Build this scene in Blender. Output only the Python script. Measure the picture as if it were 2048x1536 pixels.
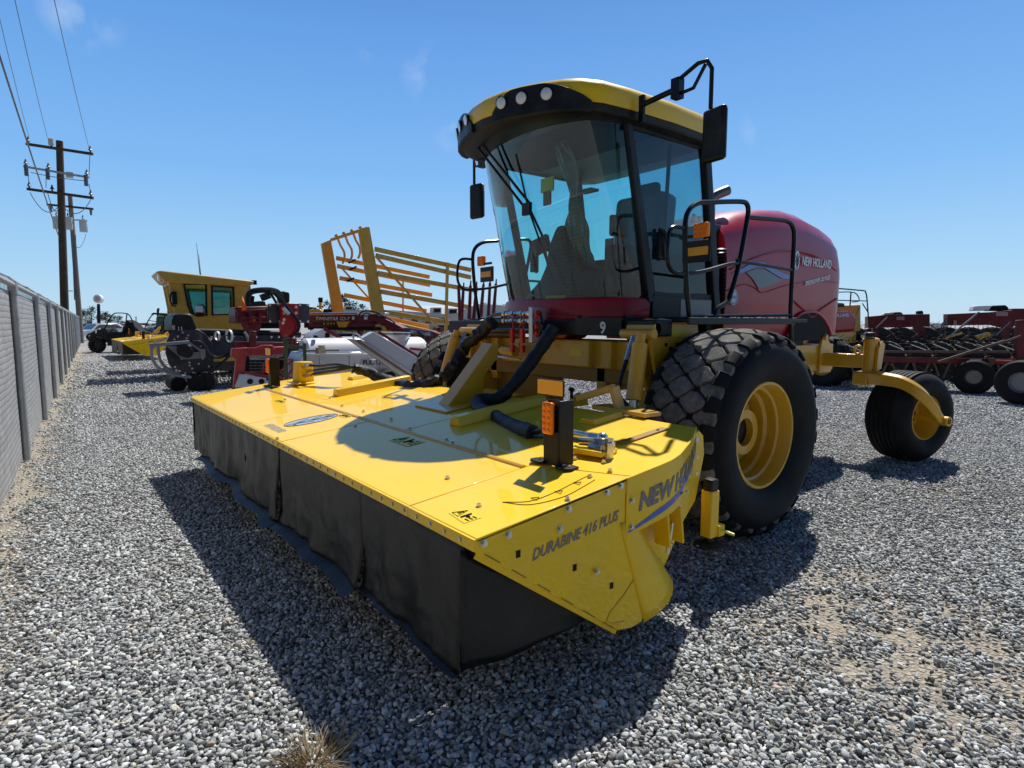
import bpy, bmesh, math, random
import numpy as np
from mathutils import Vector, Matrix, noise
random.seed(7)
R_=math.radians
for o in list(bpy.data.objects): bpy.data.objects.remove(o)
SC=bpy.context.scene
COL=SC.collection
# ------------------------------------------------------------------ camera
FPX=1200.; HZ=645.; CAMH=1.5; VPX=88.
PITCH=math.atan((768-HZ)/FPX); ANG=math.atan((1024-VPX)/(FPX/math.cos(PITCH)))
FW=np.array([-math.cos(ANG),math.sin(ANG),0.]); RT=np.array([math.sin(ANG),math.cos(ANG),0.]); UP=np.array([0,0,1.])
CAM=np.array([0,0,CAMH])
F3=FW*math.cos(PITCH)-UP*math.sin(PITCH); U3=np.cross(RT,F3)
cd=bpy.data.cameras.new("camera"); cam=bpy.data.objects.new("camera",cd); COL.objects.link(cam); SC.camera=cam
cd.sensor_width=36; cd.lens=36*FPX/2048; cd.clip_start=.05; cd.clip_end=3000
m=Matrix.Identity(4)
for i in range(3): m[i][0]=RT[i]; m[i][1]=U3[i]; m[i][2]=-F3[i]; m[i][3]=CAM[i]
cam.matrix_world=m
# ------------------------------------------------------------------ world, sun, exposure
SUN_AZ=R_(-29.2); SUN_EL=R_(55)
w=bpy.data.worlds.new("World"); SC.world=w; w.use_nodes=True
nt=w.node_tree; bg=nt.nodes['Background']
sky=nt.nodes.new('ShaderNodeTexSky'); sky.sky_type='NISHITA'; sky.sun_disc=False
sky.sun_elevation=SUN_EL; sky.sun_rotation=SUN_AZ; sky.altitude=0; sky.air_density=1.0; sky.dust_density=0.6; sky.ozone_density=2.2
wm=nt.nodes.new('ShaderNodeMix'); wm.data_type='RGBA'; wm.inputs[0].default_value=.88
tcw=nt.nodes.new('ShaderNodeTexCoord'); spw=nt.nodes.new('ShaderNodeSeparateXYZ'); nt.links.new(tcw.outputs['Generated'],spw.inputs[0])
crw=nt.nodes.new('ShaderNodeValToRGB'); nt.links.new(spw.outputs[2],crw.inputs[0]); ew=crw.color_ramp.elements
ew[0].position=0; ew[0].color=(.46,.67,.83,1); ew[1].position=.75; ew[1].color=(.025,.085,.29,1)
for ps,c_ in ((.08,(.34,.59,.84)),(.22,(.19,.45,.84)),(.40,(.11,.32,.74)),(.55,(.06,.19,.52))): q=ew.new(ps); q.color=(*c_,1)
mu=nt.nodes.new('ShaderNodeVectorMath'); mu.operation='SCALE'; mu.inputs['Scale'].default_value=1/.105; nt.links.new(crw.outputs[0],mu.inputs[0])
nt.links.new(sky.outputs[0],wm.inputs[6]); nt.links.new(mu.outputs[0],wm.inputs[7])
# a few faint wisps of cloud
cl=nt.nodes.new('ShaderNodeTexNoise'); cl.inputs['Scale'].default_value=9; cl.inputs['Detail'].default_value=8; nt.links.new(tcw.outputs['Generated'],cl.inputs['Vector'])
acc=None
for px_,py_,rr_ in ((743,99,.022),(865,150,.05),(905,245,.045),(875,185,.02),(1550,240,.05),(165,20,.05),(1684,417,.02)):
    rv=F3*FPX+RT*(px_-1024)-U3*(py_-768); rv=rv/np.linalg.norm(rv)
    dn=nt.nodes.new('ShaderNodeVectorMath'); dn.operation='DISTANCE'; nt.links.new(tcw.outputs['Generated'],dn.inputs[0]); dn.inputs[1].default_value=tuple(rv)
    mr=nt.nodes.new('ShaderNodeMapRange'); mr.inputs[1].default_value=rr_; mr.inputs[2].default_value=0; mr.inputs[4].default_value=1; nt.links.new(dn.outputs['Value'],mr.inputs[0])
    if acc is None: acc=mr.outputs[0]
    else:
        mx=nt.nodes.new('ShaderNodeMath'); mx.operation='MAXIMUM'; nt.links.new(acc,mx.inputs[0]); nt.links.new(mr.outputs[0],mx.inputs[1]); acc=mx.outputs[0]
cf=nt.nodes.new('ShaderNodeMapRange'); cf.inputs[1].default_value=.48; cf.inputs[2].default_value=.8; nt.links.new(cl.outputs[0],cf.inputs[0])
cm=nt.nodes.new('ShaderNodeMath'); cm.operation='MULTIPLY'; nt.links.new(acc,cm.inputs[0]); nt.links.new(cf.outputs[0],cm.inputs[1])
wc=nt.nodes.new('ShaderNodeMix'); wc.data_type='RGBA'; wc.inputs[7].default_value=(8.5,8.8,9.2,1); nt.links.new(cm.outputs[0],wc.inputs[0]); nt.links.new(wm.outputs[2],wc.inputs[6])
az=nt.nodes.new('ShaderNodeVectorMath'); az.operation='DOT_PRODUCT'; nt.links.new(tcw.outputs['Generated'],az.inputs[0]); az.inputs[1].default_value=(-.6,.8,0)
azr=nt.nodes.new('ShaderNodeMapRange'); azr.inputs[1].default_value=.35; azr.inputs[2].default_value=-.5; azr.inputs[3].default_value=1; azr.inputs[4].default_value=.30; nt.links.new(az.outputs['Value'],azr.inputs[0])
wz=nt.nodes.new('ShaderNodeVectorMath'); wz.operation='SCALE'; nt.links.new(wc.outputs[2],wz.inputs[0]); nt.links.new(azr.outputs[0],wz.inputs['Scale'])
nt.links.new(wz.outputs[0],bg.inputs[0]); bg.inputs[1].default_value=0.105
sl=bpy.data.lights.new("sun",'SUN'); sl.energy=5.0; sl.angle=R_(.53); sl.color=(1,.96,.89)
so=bpy.data.objects.new("sun",sl); COL.objects.link(so)
sd=Vector((math.sin(SUN_AZ)*math.cos(SUN_EL),math.cos(SUN_AZ)*math.cos(SUN_EL),math.sin(SUN_EL)))
so.rotation_euler=sd.to_track_quat('Z','Y').to_euler(); so.location=(0,0,30)
SC.view_settings.view_transform='Standard'; SC.view_settings.look='None'; SC.view_settings.exposure=0.14; SC.view_settings.gamma=1
# ------------------------------------------------------------------ helpers
def ray(px,py): return F3*FPX+RT*(px-1024)-U3*(py-768)
def at(px,py,D):
    "point seen along a sight line, D metres ahead"
    r=ray(px,py); return CAM+r*(D/(r@FW))
def pl(px,py,ax,v):
    r=ray(px,py); return CAM+r*((v-CAM[ax])/r[ax])
def V(*a): return np.array(a,float)
def nrm(v): v=np.asarray(v,float); return v/ (np.linalg.norm(v)+1e-12)
class Fr:
    "local frame: origin o, axis a (right), b (away), c up"
    def __init__(s,o,ang=0,sc=1.):
        s.o=np.asarray(o,float); c,q=math.cos(ang),math.sin(ang)
        s.a=V(c,q,0)*sc; s.b=V(-q,c,0)*sc; s.c=UP*sc
    def __call__(s,x,y,z): return s.o+s.a*x+s.b*y+s.c*z
IDF=Fr((0,0,0))
XF=None       # global transform used while building
def setxf(k=1.):
    global XF
    XF=None if k==1 else (lambda p: CAM+(p-CAM)*k)
ORG={}
class MB:
    def __init__(s,fr=IDF): s.v=[];s.f=[];s.mi=[];s.cur=0;s.fr=fr;s.cuts=[]
    def m(s,i): s.cur=i; return s
    def add(s,vs,fs):
        n=len(s.v); s.v+= [s.fr(*p) for p in vs]; s.f+=[[i+n for i in f] for f in fs]; s.mi+=[s.cur]*len(fs); return s
    def box(s,c,d,rz=0,rx=0,ry=0,tap=1.):
        M=(Matrix.Rotation(rz,3,'Z')@Matrix.Rotation(ry,3,'Y')@Matrix.Rotation(rx,3,'X'))
        vs=[]
        for k in(-.5,.5):
            t=tap if k>0 else 1
            for a,b in((-.5,-.5),(.5,-.5),(.5,.5),(-.5,.5)):
                p=M@Vector((a*d[0]*t,b*d[1]*t,k*d[2])); vs.append((c[0]+p.x,c[1]+p.y,c[2]+p.z))
        return s.add(vs,[(3,2,1,0),(4,5,6,7),(0,1,5,4),(1,2,6,5),(2,3,7,6),(3,0,4,7)])
    def bx(s,x0,x1,y0,y1,z0,z1): return s.box(((x0+x1)/2,(y0+y1)/2,(z0+z1)/2),(abs(x1-x0),abs(y1-y0),abs(z1-z0)))
    def beam(s,p,q,w,h,up=(0,0,1)):
        p,q=V(*p),V(*q); d=nrm(q-p); a=np.cross(d,V(*up)); 
        if np.linalg.norm(a)<1e-4: a=np.cross(d,V(0,1,0))
        a=nrm(a); b=np.cross(a,d); vs=[]
        for e in(p,q):
            for i,j in((-1,-1),(1,-1),(1,1),(-1,1)): vs.append(e+a*i*w/2+b*j*h/2)
        return s.add(vs,[(3,2,1,0),(4,5,6,7),(0,1,5,4),(1,2,6,5),(2,3,7,6),(3,0,4,7)])
    def tube(s,pts,r,n=8,closed=False,caps=True):
        P=[V(*p) for p in pts]; L=len(P); rs=r if hasattr(r,'__len__') else [r]*L
        T=[]
        for i in range(L):
            a=P[(i-1)%L] if (closed or i>0) else P[i]; b=P[(i+1)%L] if (closed or i<L-1) else P[i]
            T.append(nrm(b-a))
        u=np.cross(T[0],V(0,0,1)); 
        if np.linalg.norm(u)<.05: u=np.cross(T[0],V(0,1,0))
        u=nrm(u); vs=[]
        for i in range(L):
            u=nrm(u-T[i]*(u@T[i])); w_=np.cross(T[i],u)
            for k in range(n):
                a=2*math.pi*k/n; vs.append(P[i]+(u*math.cos(a)+w_*math.sin(a))*rs[i])
        fs=[]
        for i in range(L if closed else L-1):
            j=(i+1)%L
            for k in range(n):
                l=(k+1)%n; fs.append((i*n+k,i*n+l,j*n+l,j*n+k))
        if caps and not closed: fs+= [tuple(range(n))[::-1],tuple((L-1)*n+k for k in range(n))]
        return s.add(vs,fs)
    def cyl(s,p,q,r,r2=None,n=16,caps=True): return s.tube([p,q],[r,r if r2 is None else r2],n,caps=caps)
    def prism(s,poly,o,u,v,w):
        "polygon of (a,b) in plane o+u*a+v*b, extruded by vector w"
        o,u,v,w=map(lambda q:V(*q),(o,u,v,w)); n=len(poly)
        a=[o+u*x+v*y for x,y in poly]; b=[p+w for p in a]
        return s.add(a+b,[tuple(range(n))[::-1],tuple(range(n,2*n))]+[(i,(i+1)%n,n+(i+1)%n,n+i) for i in range(n)])
    def pz(s,poly,z0,z1,zf=None):
        "plan polygon (x,y), from z0 to z1, zf(x,y) added"
        zf=zf or (lambda x,y:0); n=len(poly)
        a=[(x,y,z0+zf(x,y)) for x,y in poly]; b=[(x,y,z1+zf(x,y)) for x,y in poly]
        return s.add(a+b,[tuple(range(n))[::-1],tuple(range(n,2*n))]+[(i,(i+1)%n,n+(i+1)%n,n+i) for i in range(n)])
    def lathe(s,prof,o,ax,n=48,closed=False):
        "prof: (radius, along)"
        o,ax=V(*o),nrm(ax); u=np.cross(ax,V(0,0,1)); 
        if np.linalg.norm(u)<.05: u=V(1,0,0)
        u=nrm(u); v=np.cross(ax,u); vs=[]
        for k in range(n):
            a=2*math.pi*k/n; d=u*math.cos(a)+v*math.sin(a)
            for r,t in prof: vs.append(o+d*r+ax*t)
        m_=len(prof); fs=[]
        for k in range(n):
            l=(k+1)%n
            for i in range(m_ if closed else m_-1):
                j=(i+1)%m_; fs.append((k*m_+i,l*m_+i,l*m_+j,k*m_+j))
        return s.add(vs,fs)
    def loft(s,rings,caps=True,closed=True):
        n=len(rings[0]); vs=[p for r in rings for p in r]; fs=[]
        for i in range(len(rings)-1):
            for k in range(n if closed else n-1):
                l=(k+1)%n; fs.append((i*n+k,i*n+l,(i+1)*n+l,(i+1)*n+k))
        if caps: fs+=[tuple(range(n))[::-1],tuple((len(rings)-1)*n+k for k in range(n))]
        return s.add(vs,fs)
    def grid(s,fn,nu,nv):
        vs=[fn(i/nu,j/nv) for j in range(nv+1) for i in range(nu+1)]
        return s.add(vs,[(j*(nu+1)+i,j*(nu+1)+i+1,(j+1)*(nu+1)+i+1,(j+1)*(nu+1)+i) for j in range(nv) for i in range(nu)])
    def ball(s,c,r,n=10,k=6,sx=1,sy=1,sz=1):
        vs=[];fs=[]
        for j in range(k+1):
            t=math.pi*j/k
            for i in range(n):
                a=2*math.pi*i/n; vs.append((c[0]+r*sx*math.sin(t)*math.cos(a),c[1]+r*sy*math.sin(t)*math.sin(a),c[2]+r*sz*math.cos(t)))
        for j in range(k):
            for i in range(n): fs.append((j*n+i,(j+1)*n+i,(j+1)*n+(i+1)%n,j*n+(i+1)%n))
        return s.add(vs,fs)
    def build(s,name,mat,parent=None,bevel=0,smooth=True,solid=0,fix=True,seg=2,merge=False):
        P=np.array(s.v) if s.v else np.zeros((0,3))
        if XF is not None: P=XF(P)
        org=ORG.get(parent.name if parent else None,np.zeros(3))
        bmx=bmesh.new(); vv=[bmx.verts.new(p) for p in (P-org)]
        for f,mi in zip(s.f,s.mi):
            try:
                q=bmx.faces.new([vv[i] for i in f]); q.material_index=mi; q.smooth=smooth
            except ValueError: pass
        if merge or fix: bmesh.ops.remove_doubles(bmx,verts=bmx.verts,dist=1e-5)
        if fix: bmesh.ops.recalc_face_normals(bmx,faces=bmx.faces)
        me=bpy.data.meshes.new(name); bmx.to_mesh(me); bmx.free()
        if smooth: me.set_sharp_from_angle(angle=R_(35))
        for q in (mat if isinstance(mat,(list,tuple)) else [mat]): me.materials.append(q)
        o=bpy.data.objects.new(name,me); COL.objects.link(o)
        if parent: o.parent=parent
        ORG[o.name]=org
        if solid:
            d=o.modifiers.new("solid",'SOLIDIFY'); d.thickness=solid; d.offset=0
        if bevel:
            d=o.modifiers.new("bevel",'BEVEL'); d.width=bevel; d.segments=seg; d.limit_method='ANGLE'; d.angle_limit=R_(40)
        return o
def each(t,name,mat,parent=None,**k):
    "one object per piece marked with t.cuts (vertex and face counts)"
    c=t.cuts+[(len(t.v),len(t.f))]; out=[]
    if c[0][0]>0: c=[(0,0)]+c
    for (a,f0),(b,f1) in zip(c[:-1],c[1:]):
        if b<=a: continue
        q=MB(); q.v=t.v[a:b]; q.f=[[i-a for i in f] for f in t.f[f0:f1]]; q.mi=t.mi[f0:f1]; out.append(q.build(name,mat,parent,**k))
    return out
def tag(o,label,cat,group=None,kind=None):
    if label: o['label']=label
    if cat: o['category']=cat
    if group: o['group']=group
    if kind: o['kind']=kind
    return o
def thing(name,loc,label,cat,group=None):
    loc=np.asarray(loc,float)
    if XF is not None: loc=XF(loc); 
    o=bpy.data.objects.new(name,None); COL.objects.link(o); o.location=loc; o.empty_display_size=.3
    ORG[o.name]=loc.copy(); return tag(o,label,cat,group)
def kids(o): return [c for c in bpy.data.objects if c.parent==o]
def copy_tree(o,loc=None,rz=0,label=None,parent=None,scale=None):
    c=o.copy(); COL.objects.link(c); c.parent=parent
    if loc is not None: c.location=loc; c.rotation_euler.z=o.rotation_euler.z+rz
    if scale: c.scale=(scale,)*3
    if label: c['label']=label
    for k in kids(o): copy_tree(k,parent=c)
    return c
TXC={}
def text(parent,name,s,mat,o,u,v,h,width=None,shear=0,bold=0.,thick=.002,fn=None,lift=.004,n=None):
    "lettering: origin o, u reading direction, v up, cap height h"
    key=(s,shear,bold)
    cu=bpy.data.curves.new(name,'FONT'); cu.body=s; cu.size=1; cu.shear=shear; cu.offset=bold; cu.resolution_u=3
    t=bpy.data.objects.new(name,cu); me=bpy.data.meshes.new_from_object(t)
    bpy.data.objects.remove(t)
    P=np.array([q.co[:] for q in me.vertices]).reshape(-1,3)
    P[:,0]-=P[:,0].min(); W=P[:,0].max(); H=.7
    sx=(width/W) if width else h/H
    F=[list(f.vertices) for f in me.polygons]; bpy.data.meshes.remove(me)
    b=MB(); u,v=nrm(u),nrm(v); nn=nrm(np.cross(u,v)) if n is None else nrm(n)
    if fn: b.add([fn(p[0]*sx,p[1]*h/H) for p in P],F)
    else: b.add([V(*o)+u*p[0]*sx+v*p[1]*h/H+nn*lift for p in P],F)
    ob=b.build(name,mat,parent,fix=False,smooth=False)
    if thick:
        d=ob.modifiers.new("solid",'SOLIDIFY'); d.thickness=thick; d.offset=0
    return ob
# ------------------------------------------------------------------ materials
MATS={}
def mat(name,col,rough=.5,metal=0,coat=0,spec=.5,bump=0,bscale=40,var=0,vscale=6,dust=None,dustamt=.3,dustscale=3,trans=0,alpha=1,coatr=.05,emit=None,sub=0):
    if name in MATS: return MATS[name]
    m=bpy.data.materials.new(name); m.use_nodes=True; t=m.node_tree; N=t.nodes; L=t.links
    p=N['Principled BSDF']; p.inputs['Roughness'].default_value=rough; p.inputs['Metallic'].default_value=metal
    p.inputs['Coat Weight'].default_value=coat; p.inputs['Coat Roughness'].default_value=coatr
    p.inputs['Specular IOR Level'].default_value=spec; p.inputs['Base Color'].default_value=(*col,1)
    p.inputs['Transmission Weight'].default_value=trans
    if emit: p.inputs['Emission Color'].default_value=(*emit[:3],1); p.inputs['Emission Strength'].default_value=emit[3]
    tc=N.new('ShaderNodeTexCoord'); src=None
    def tex(scale,det=4,rg=.6):
        n=N.new('ShaderNodeTexNoise'); n.inputs['Scale'].default_value=scale; n.inputs['Detail'].default_value=det; n.inputs['Roughness'].default_value=rg
        L.new(tc.outputs['Object'],n.inputs['Vector']); return n
    def mix(fac,a,b):
        x=N.new('ShaderNodeMix'); x.data_type='RGBA'
        L.new(fac,x.inputs[0])
        for s_,q in((6,a),(7,b)):
            if isinstance(q,tuple): x.inputs[s_].default_value=(*q,1)
            else: L.new(q,x.inputs[s_])
        return x.outputs[2]
    def ramp(fac,a,b):
        r=N.new('ShaderNodeMapRange'); r.inputs[1].default_value=a; r.inputs[2].default_value=b; L.new(fac,r.inputs[0]); return r.outputs[0]
    if var:
        n=tex(vscale); f=ramp(n.outputs[0],.3,.7)
        src=mix(f,tuple(max(0,c*(1-var)) for c in col),tuple(min(1,c*(1+var)) for c in col))
        rr=N.new('ShaderNodeMapRange'); rr.inputs[3].default_value=max(.02,rough-.08); rr.inputs[4].default_value=min(1,rough+.12)
        L.new(n.outputs[0],rr.inputs[0]); L.new(rr.outputs[0],p.inputs['Roughness'])
    if dust:
        n=tex(dustscale,8,.7); f=ramp(n.outputs[0],.45,.75); k=N.new('ShaderNodeMath'); k.operation='MULTIPLY'; k.inputs[1].default_value=dustamt; L.new(f,k.inputs[0])
        src=mix(k.outputs[0],src if src is not None else tuple(col),dust)
    if src is not None: L.new(src,p.inputs['Base Color'])
    if bump:
        n=tex(bscale,6); b=N.new('ShaderNodeBump'); b.inputs['Strength'].default_value=bump; b.inputs['Distance'].default_value=.01
        L.new(n.outputs[0],b.inputs['Height']); L.new(b.outputs[0],p.inputs['Normal'])
    MATS[name]=m; return m
DU=(.42,.38,.32)
YEL=mat('yellow_paint',(.97,.59,.001),.42,coat=.45,spec=.25,bump=.10,bscale=3,var=.04,vscale=2,dust=(.75,.62,.36),dustamt=.14,coatr=.03)
YE2=mat('chassis_yellow',(.74,.40,.012),.4,coat=.5,var=.06,dust=DU,dustamt=.18)
YOL=mat('old_yellow_paint',(.62,.34,.025),.45,coat=.3,var=.1,dust=DU,dustamt=.25)
YOR=mat('orange_yellow_paint',(.75,.33,.012),.45,coat=.3,var=.08,dust=DU,dustamt=.2)
RED=mat('maroon_paint',(.42,.004,.014),.33,coat=.35,spec=.25,var=.06,dust=DU,dustamt=.05,coatr=.03)
RE2=mat('dark_red_paint',(.13,.004,.010),.45,coat=.15,spec=.3,var=.15,dust=DU,dustamt=.08)
RE3=mat('bright_red_paint',(.38,.01,.02),.4,coat=.4,var=.1,dust=DU,dustamt=.15)
BLK=mat('black_plastic',(.007,.0075,.008),.42,spec=.3,var=.2,dust=DU,dustamt=.06)
BLG=mat('black_gloss_tube',(.005,.005,.0055),.3,coat=.1,spec=.25)
RUB=mat('tyre_rubber',(.009,.009,.0095),.7,spec=.25,var=.2,bump=.15,bscale=90,dust=(.07,.065,.06),dustamt=.2,dustscale=5)
TRD=mat('dusty_tread',(.13,.125,.115),.9,var=.35,vscale=14,bump=.35,bscale=70,dust=(.36,.33,.28),dustamt=.75,dustscale=12,spec=.2)
FAB=mat('vinyl_curtain',(.007,.007,.0075),.38,spec=.35,var=.25,vscale=5,bump=.5,bscale=14,dust=(.035,.033,.032),dustamt=.3,dustscale=4)
FAH=mat('curtain_hem',(.016,.020,.028),.45,var=.2,bump=.2,bscale=30)  # blue-grey colour paints in the sky reflected on the vinyl
SLV=mat('hose_sleeve_nylon',(.010,.011,.015),.55,var=.3,vscale=30,bump=.6,bscale=60)
HOS=mat('hydraulic_hose',(.012,.012,.013),.35)
ZNC=mat('zinc_steel',(.62,.61,.57),.25,metal=1,var=.1,vscale=30)
STL=mat('dark_steel',(.16,.16,.165),.4,metal=.8,var=.2)
GRY=mat('grey_paint',(.22,.225,.24),.45,coat=.2,var=.1,dust=DU,dustamt=.2)
DBL=mat('blue_black_paint',(.012,.014,.028),.4,coat=.3,var=.2,dust=DU,dustamt=.08)
WHT=mat('white_paint',(.78,.78,.76),.35,coat=.2,var=.04,dust=DU,dustamt=.1)
ALU=mat('aluminium_sheet',(.60,.61,.62),.34,metal=.75,var=.1,vscale=3,dust=DU,dustamt=.2)
ALB=mat('blue_white_panel',(.55,.60,.68),.3,coat=.3,var=.05)
GRN=mat('green_paint',(.02,.07,.035),.4,coat=.3,var=.15,dust=DU,dustamt=.1)
GAL=mat('galvanised_steel',(.42,.42,.41),.5,metal=.55,var=.15,vscale=12,dust=DU,dustamt=.3)
AMB=mat('amber_lens',(1,.24,.0),.3,coat=.25,spec=.2,bump=.2,bscale=220)
RFL=mat('amber_reflective_tape',(.95,.42,.0),.35,bump=.3,bscale=200)
LEN=mat('lamp_lens',(.75,.76,.75),.08,coat=1,metal=.3,bump=.6,bscale=160)
BLU=mat('blue_decal',(.025,.10,.48),.3,coat=.6)
GDC=mat('grey_decal',(.16,.16,.16),.35,coat=.3)
SDC=mat('silver_decal',(.42,.46,.52),.3,coat=.4)
LDC=mat('white_decal',(.72,.74,.76),.35)
DKD=mat('dark_decal',(.012,.012,.012),.7,spec=.2)
DIA=mat('slate_decal',(.045,.06,.075),.3,coat=.5)
ORF=mat('orange_flag',(.95,.12,.01),.6)
RCP=mat('red_coupler_plastic',(.75,.02,.015),.4)
WOD=mat('creosoted_wood',(.065,.045,.03),.85,var=.4,vscale=8,bump=.6,bscale=20)
WOG=mat('weathered_wood',(.20,.17,.14),.85,var=.3,vscale=8,bump=.5,bscale=20)
SEA=mat('seat_fabric',(.018,.02,.022),.85,spec=.2)
PLW=mat('clear_plastic_wrap',(.10,.12,.13),.25,var=.3,vscale=9,bump=.8,bscale=12)
CON=mat('roofing_grey',(.45,.46,.47),.6,var=.08)
WAL=mat('beige_wall',(.50,.47,.42),.7,var=.06)
BRK=mat('bark',(.05,.035,.025),.9,bump=.5)
LEF=mat('tree_leaves',(.035,.055,.025),.7,var=.5,vscale=2)
YDC=mat('yellow_decal',(.80,.60,.03),.4)
def glass(name,tint,gl=.5,rough=.02):
    m=bpy.data.materials.new(name); m.use_nodes=True; t=m.node_tree; N=t.nodes; L=t.links
    N.remove(N['Principled BSDF']); out=N['Material Output']
    a=N.new('ShaderNodeBsdfTransparent'); a.inputs[0].default_value=(*tint,1)
    g=N.new('ShaderNodeBsdfGlossy'); g.inputs['Roughness'].default_value=rough; g.inputs[0].default_value=(.95,1,1,1)
    f=N.new('ShaderNodeFresnel'); f.inputs[0].default_value=1.5
    k=N.new('ShaderNodeMath'); k.operation='MULTIPLY_ADD'; k.inputs[1].default_value=gl*2; k.inputs[2].default_value=.01; L.new(f.outputs[0],k.inputs[0])
    x=N.new('ShaderNodeMixShader'); L.new(k.outputs[0],x.inputs[0]); L.new(a.outputs[0],x.inputs[1]); L.new(g.outputs[0],x.inputs[2]); L.new(x.outputs[0],out.inputs[0])
    MATS[name]=m; return m
GLS=glass('teal_tinted_glass',(.48,.85,.84),.75)
GLD=glass('smoked_door_glass',(.30,.52,.58),.45)
GLF=glass('cab_window_glass',(.42,.62,.60),.5)
#=GROUND=
# ------------------------------------------------------------------ ground
FA=V(-8.36,-.24,0); FB=V(-49.56,1.81,0); FD=nrm(FB-FA); FN=V(-FD[1],FD[0],0)   # fence line on the ground
if FN[1]<0: FN=-FN
def sand(x,y):
    d=(x-FA[0])*FN[0]+(y-FA[1])*FN[1]
    n=noise.noise(Vector((x*.9,y*.9,3)))*.5+noise.noise(Vector((x*3.1,y*3.1,8)))*.35+noise.noise(Vector((x*9,y*9,1)))*.2
    s=max(0,min(1,1.1-(d+.4*n-.02)/.36)) if d>-.6 else 1
    if abs(d)<.9: s=max(s,0)
    # worn sandy patches with tyre-lug prints right of the mower
    u=(x+1.05)/.95; v=(y-3.15)/.95
    g=max(0,1-(u*u+v*v)*.55)
    p=.5+.5*math.sin(x*14+math.sin(y*5)*1.2)*math.sin(y*12+x*2)
    s2=g*(.38+.75*p)+n*.65-.22
    u=(x+1.6)/1.6; v=(y-6.2)/1.2; s3=max(0,1-(u*u+v*v))*.5+n*.7-.3
    return max(s,min(1,max(0,s2*1.3)),min(1,max(0,s3)),min(1,max(0,n*2.2-1.05)))
def axis(lo,hi,step,far,side=1):
    a=list(np.arange(lo,hi+1e-6,step)); 
    d=step; x=a[-1]; r=[]
    while x<far: d*=1.5; x+=d; r.append(x)
    d=step; x=a[0]; l=[]
    while x>-far: d*=1.5; x-=d; l.append(x)
    return np.array(l[::-1]+a+r)
gx=axis(-17,1.5,.07,900); gy=axis(-2.2,11,.07,900)
nx,ny=len(gx),len(gy)
vs=np.zeros((ny,nx,3)); vs[:,:,0]=gx[None,:]; vs[:,:,1]=gy[:,None]
sm=np.zeros((ny,nx))
for j,y in enumerate(gy):
    for i,x in enumerate(gx):
        if -50<x<3 and -4<y<30:
            sm[j,i]=sand(x,y)
        if abs(x)<25 and abs(y)<25: vs[j,i,2]=noise.noise(Vector((x*.8,y*.8,0)))*.012+noise.noise(Vector((x*6,y*6,0)))*.004-.012
        else: vs[j,i,2]=-.01
me=bpy.data.meshes.new("ground"); idx=np.arange(nx*ny).reshape(ny,nx)
q=np.stack([idx[:-1,:-1],idx[:-1,1:],idx[1:,1:],idx[1:,:-1]],-1).reshape(-1,4)
def npmesh(me,v,f,k):
    me.vertices.add(len(v)); me.vertices.foreach_set('co',v.astype('f').ravel())
    me.loops.add(f.size); me.loops.foreach_set('vertex_index',f.astype('i').ravel())
    me.polygons.add(len(f)); me.polygons.foreach_set('loop_start',(np.arange(len(f))*k).astype('i'))
    me.update(calc_edges=True)
npmesh(me,vs.reshape(-1,3),q,4)
at_=me.attributes.new('sand','FLOAT','POINT'); at_.data.foreach_set('value',sm.ravel().astype('f'))
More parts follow.
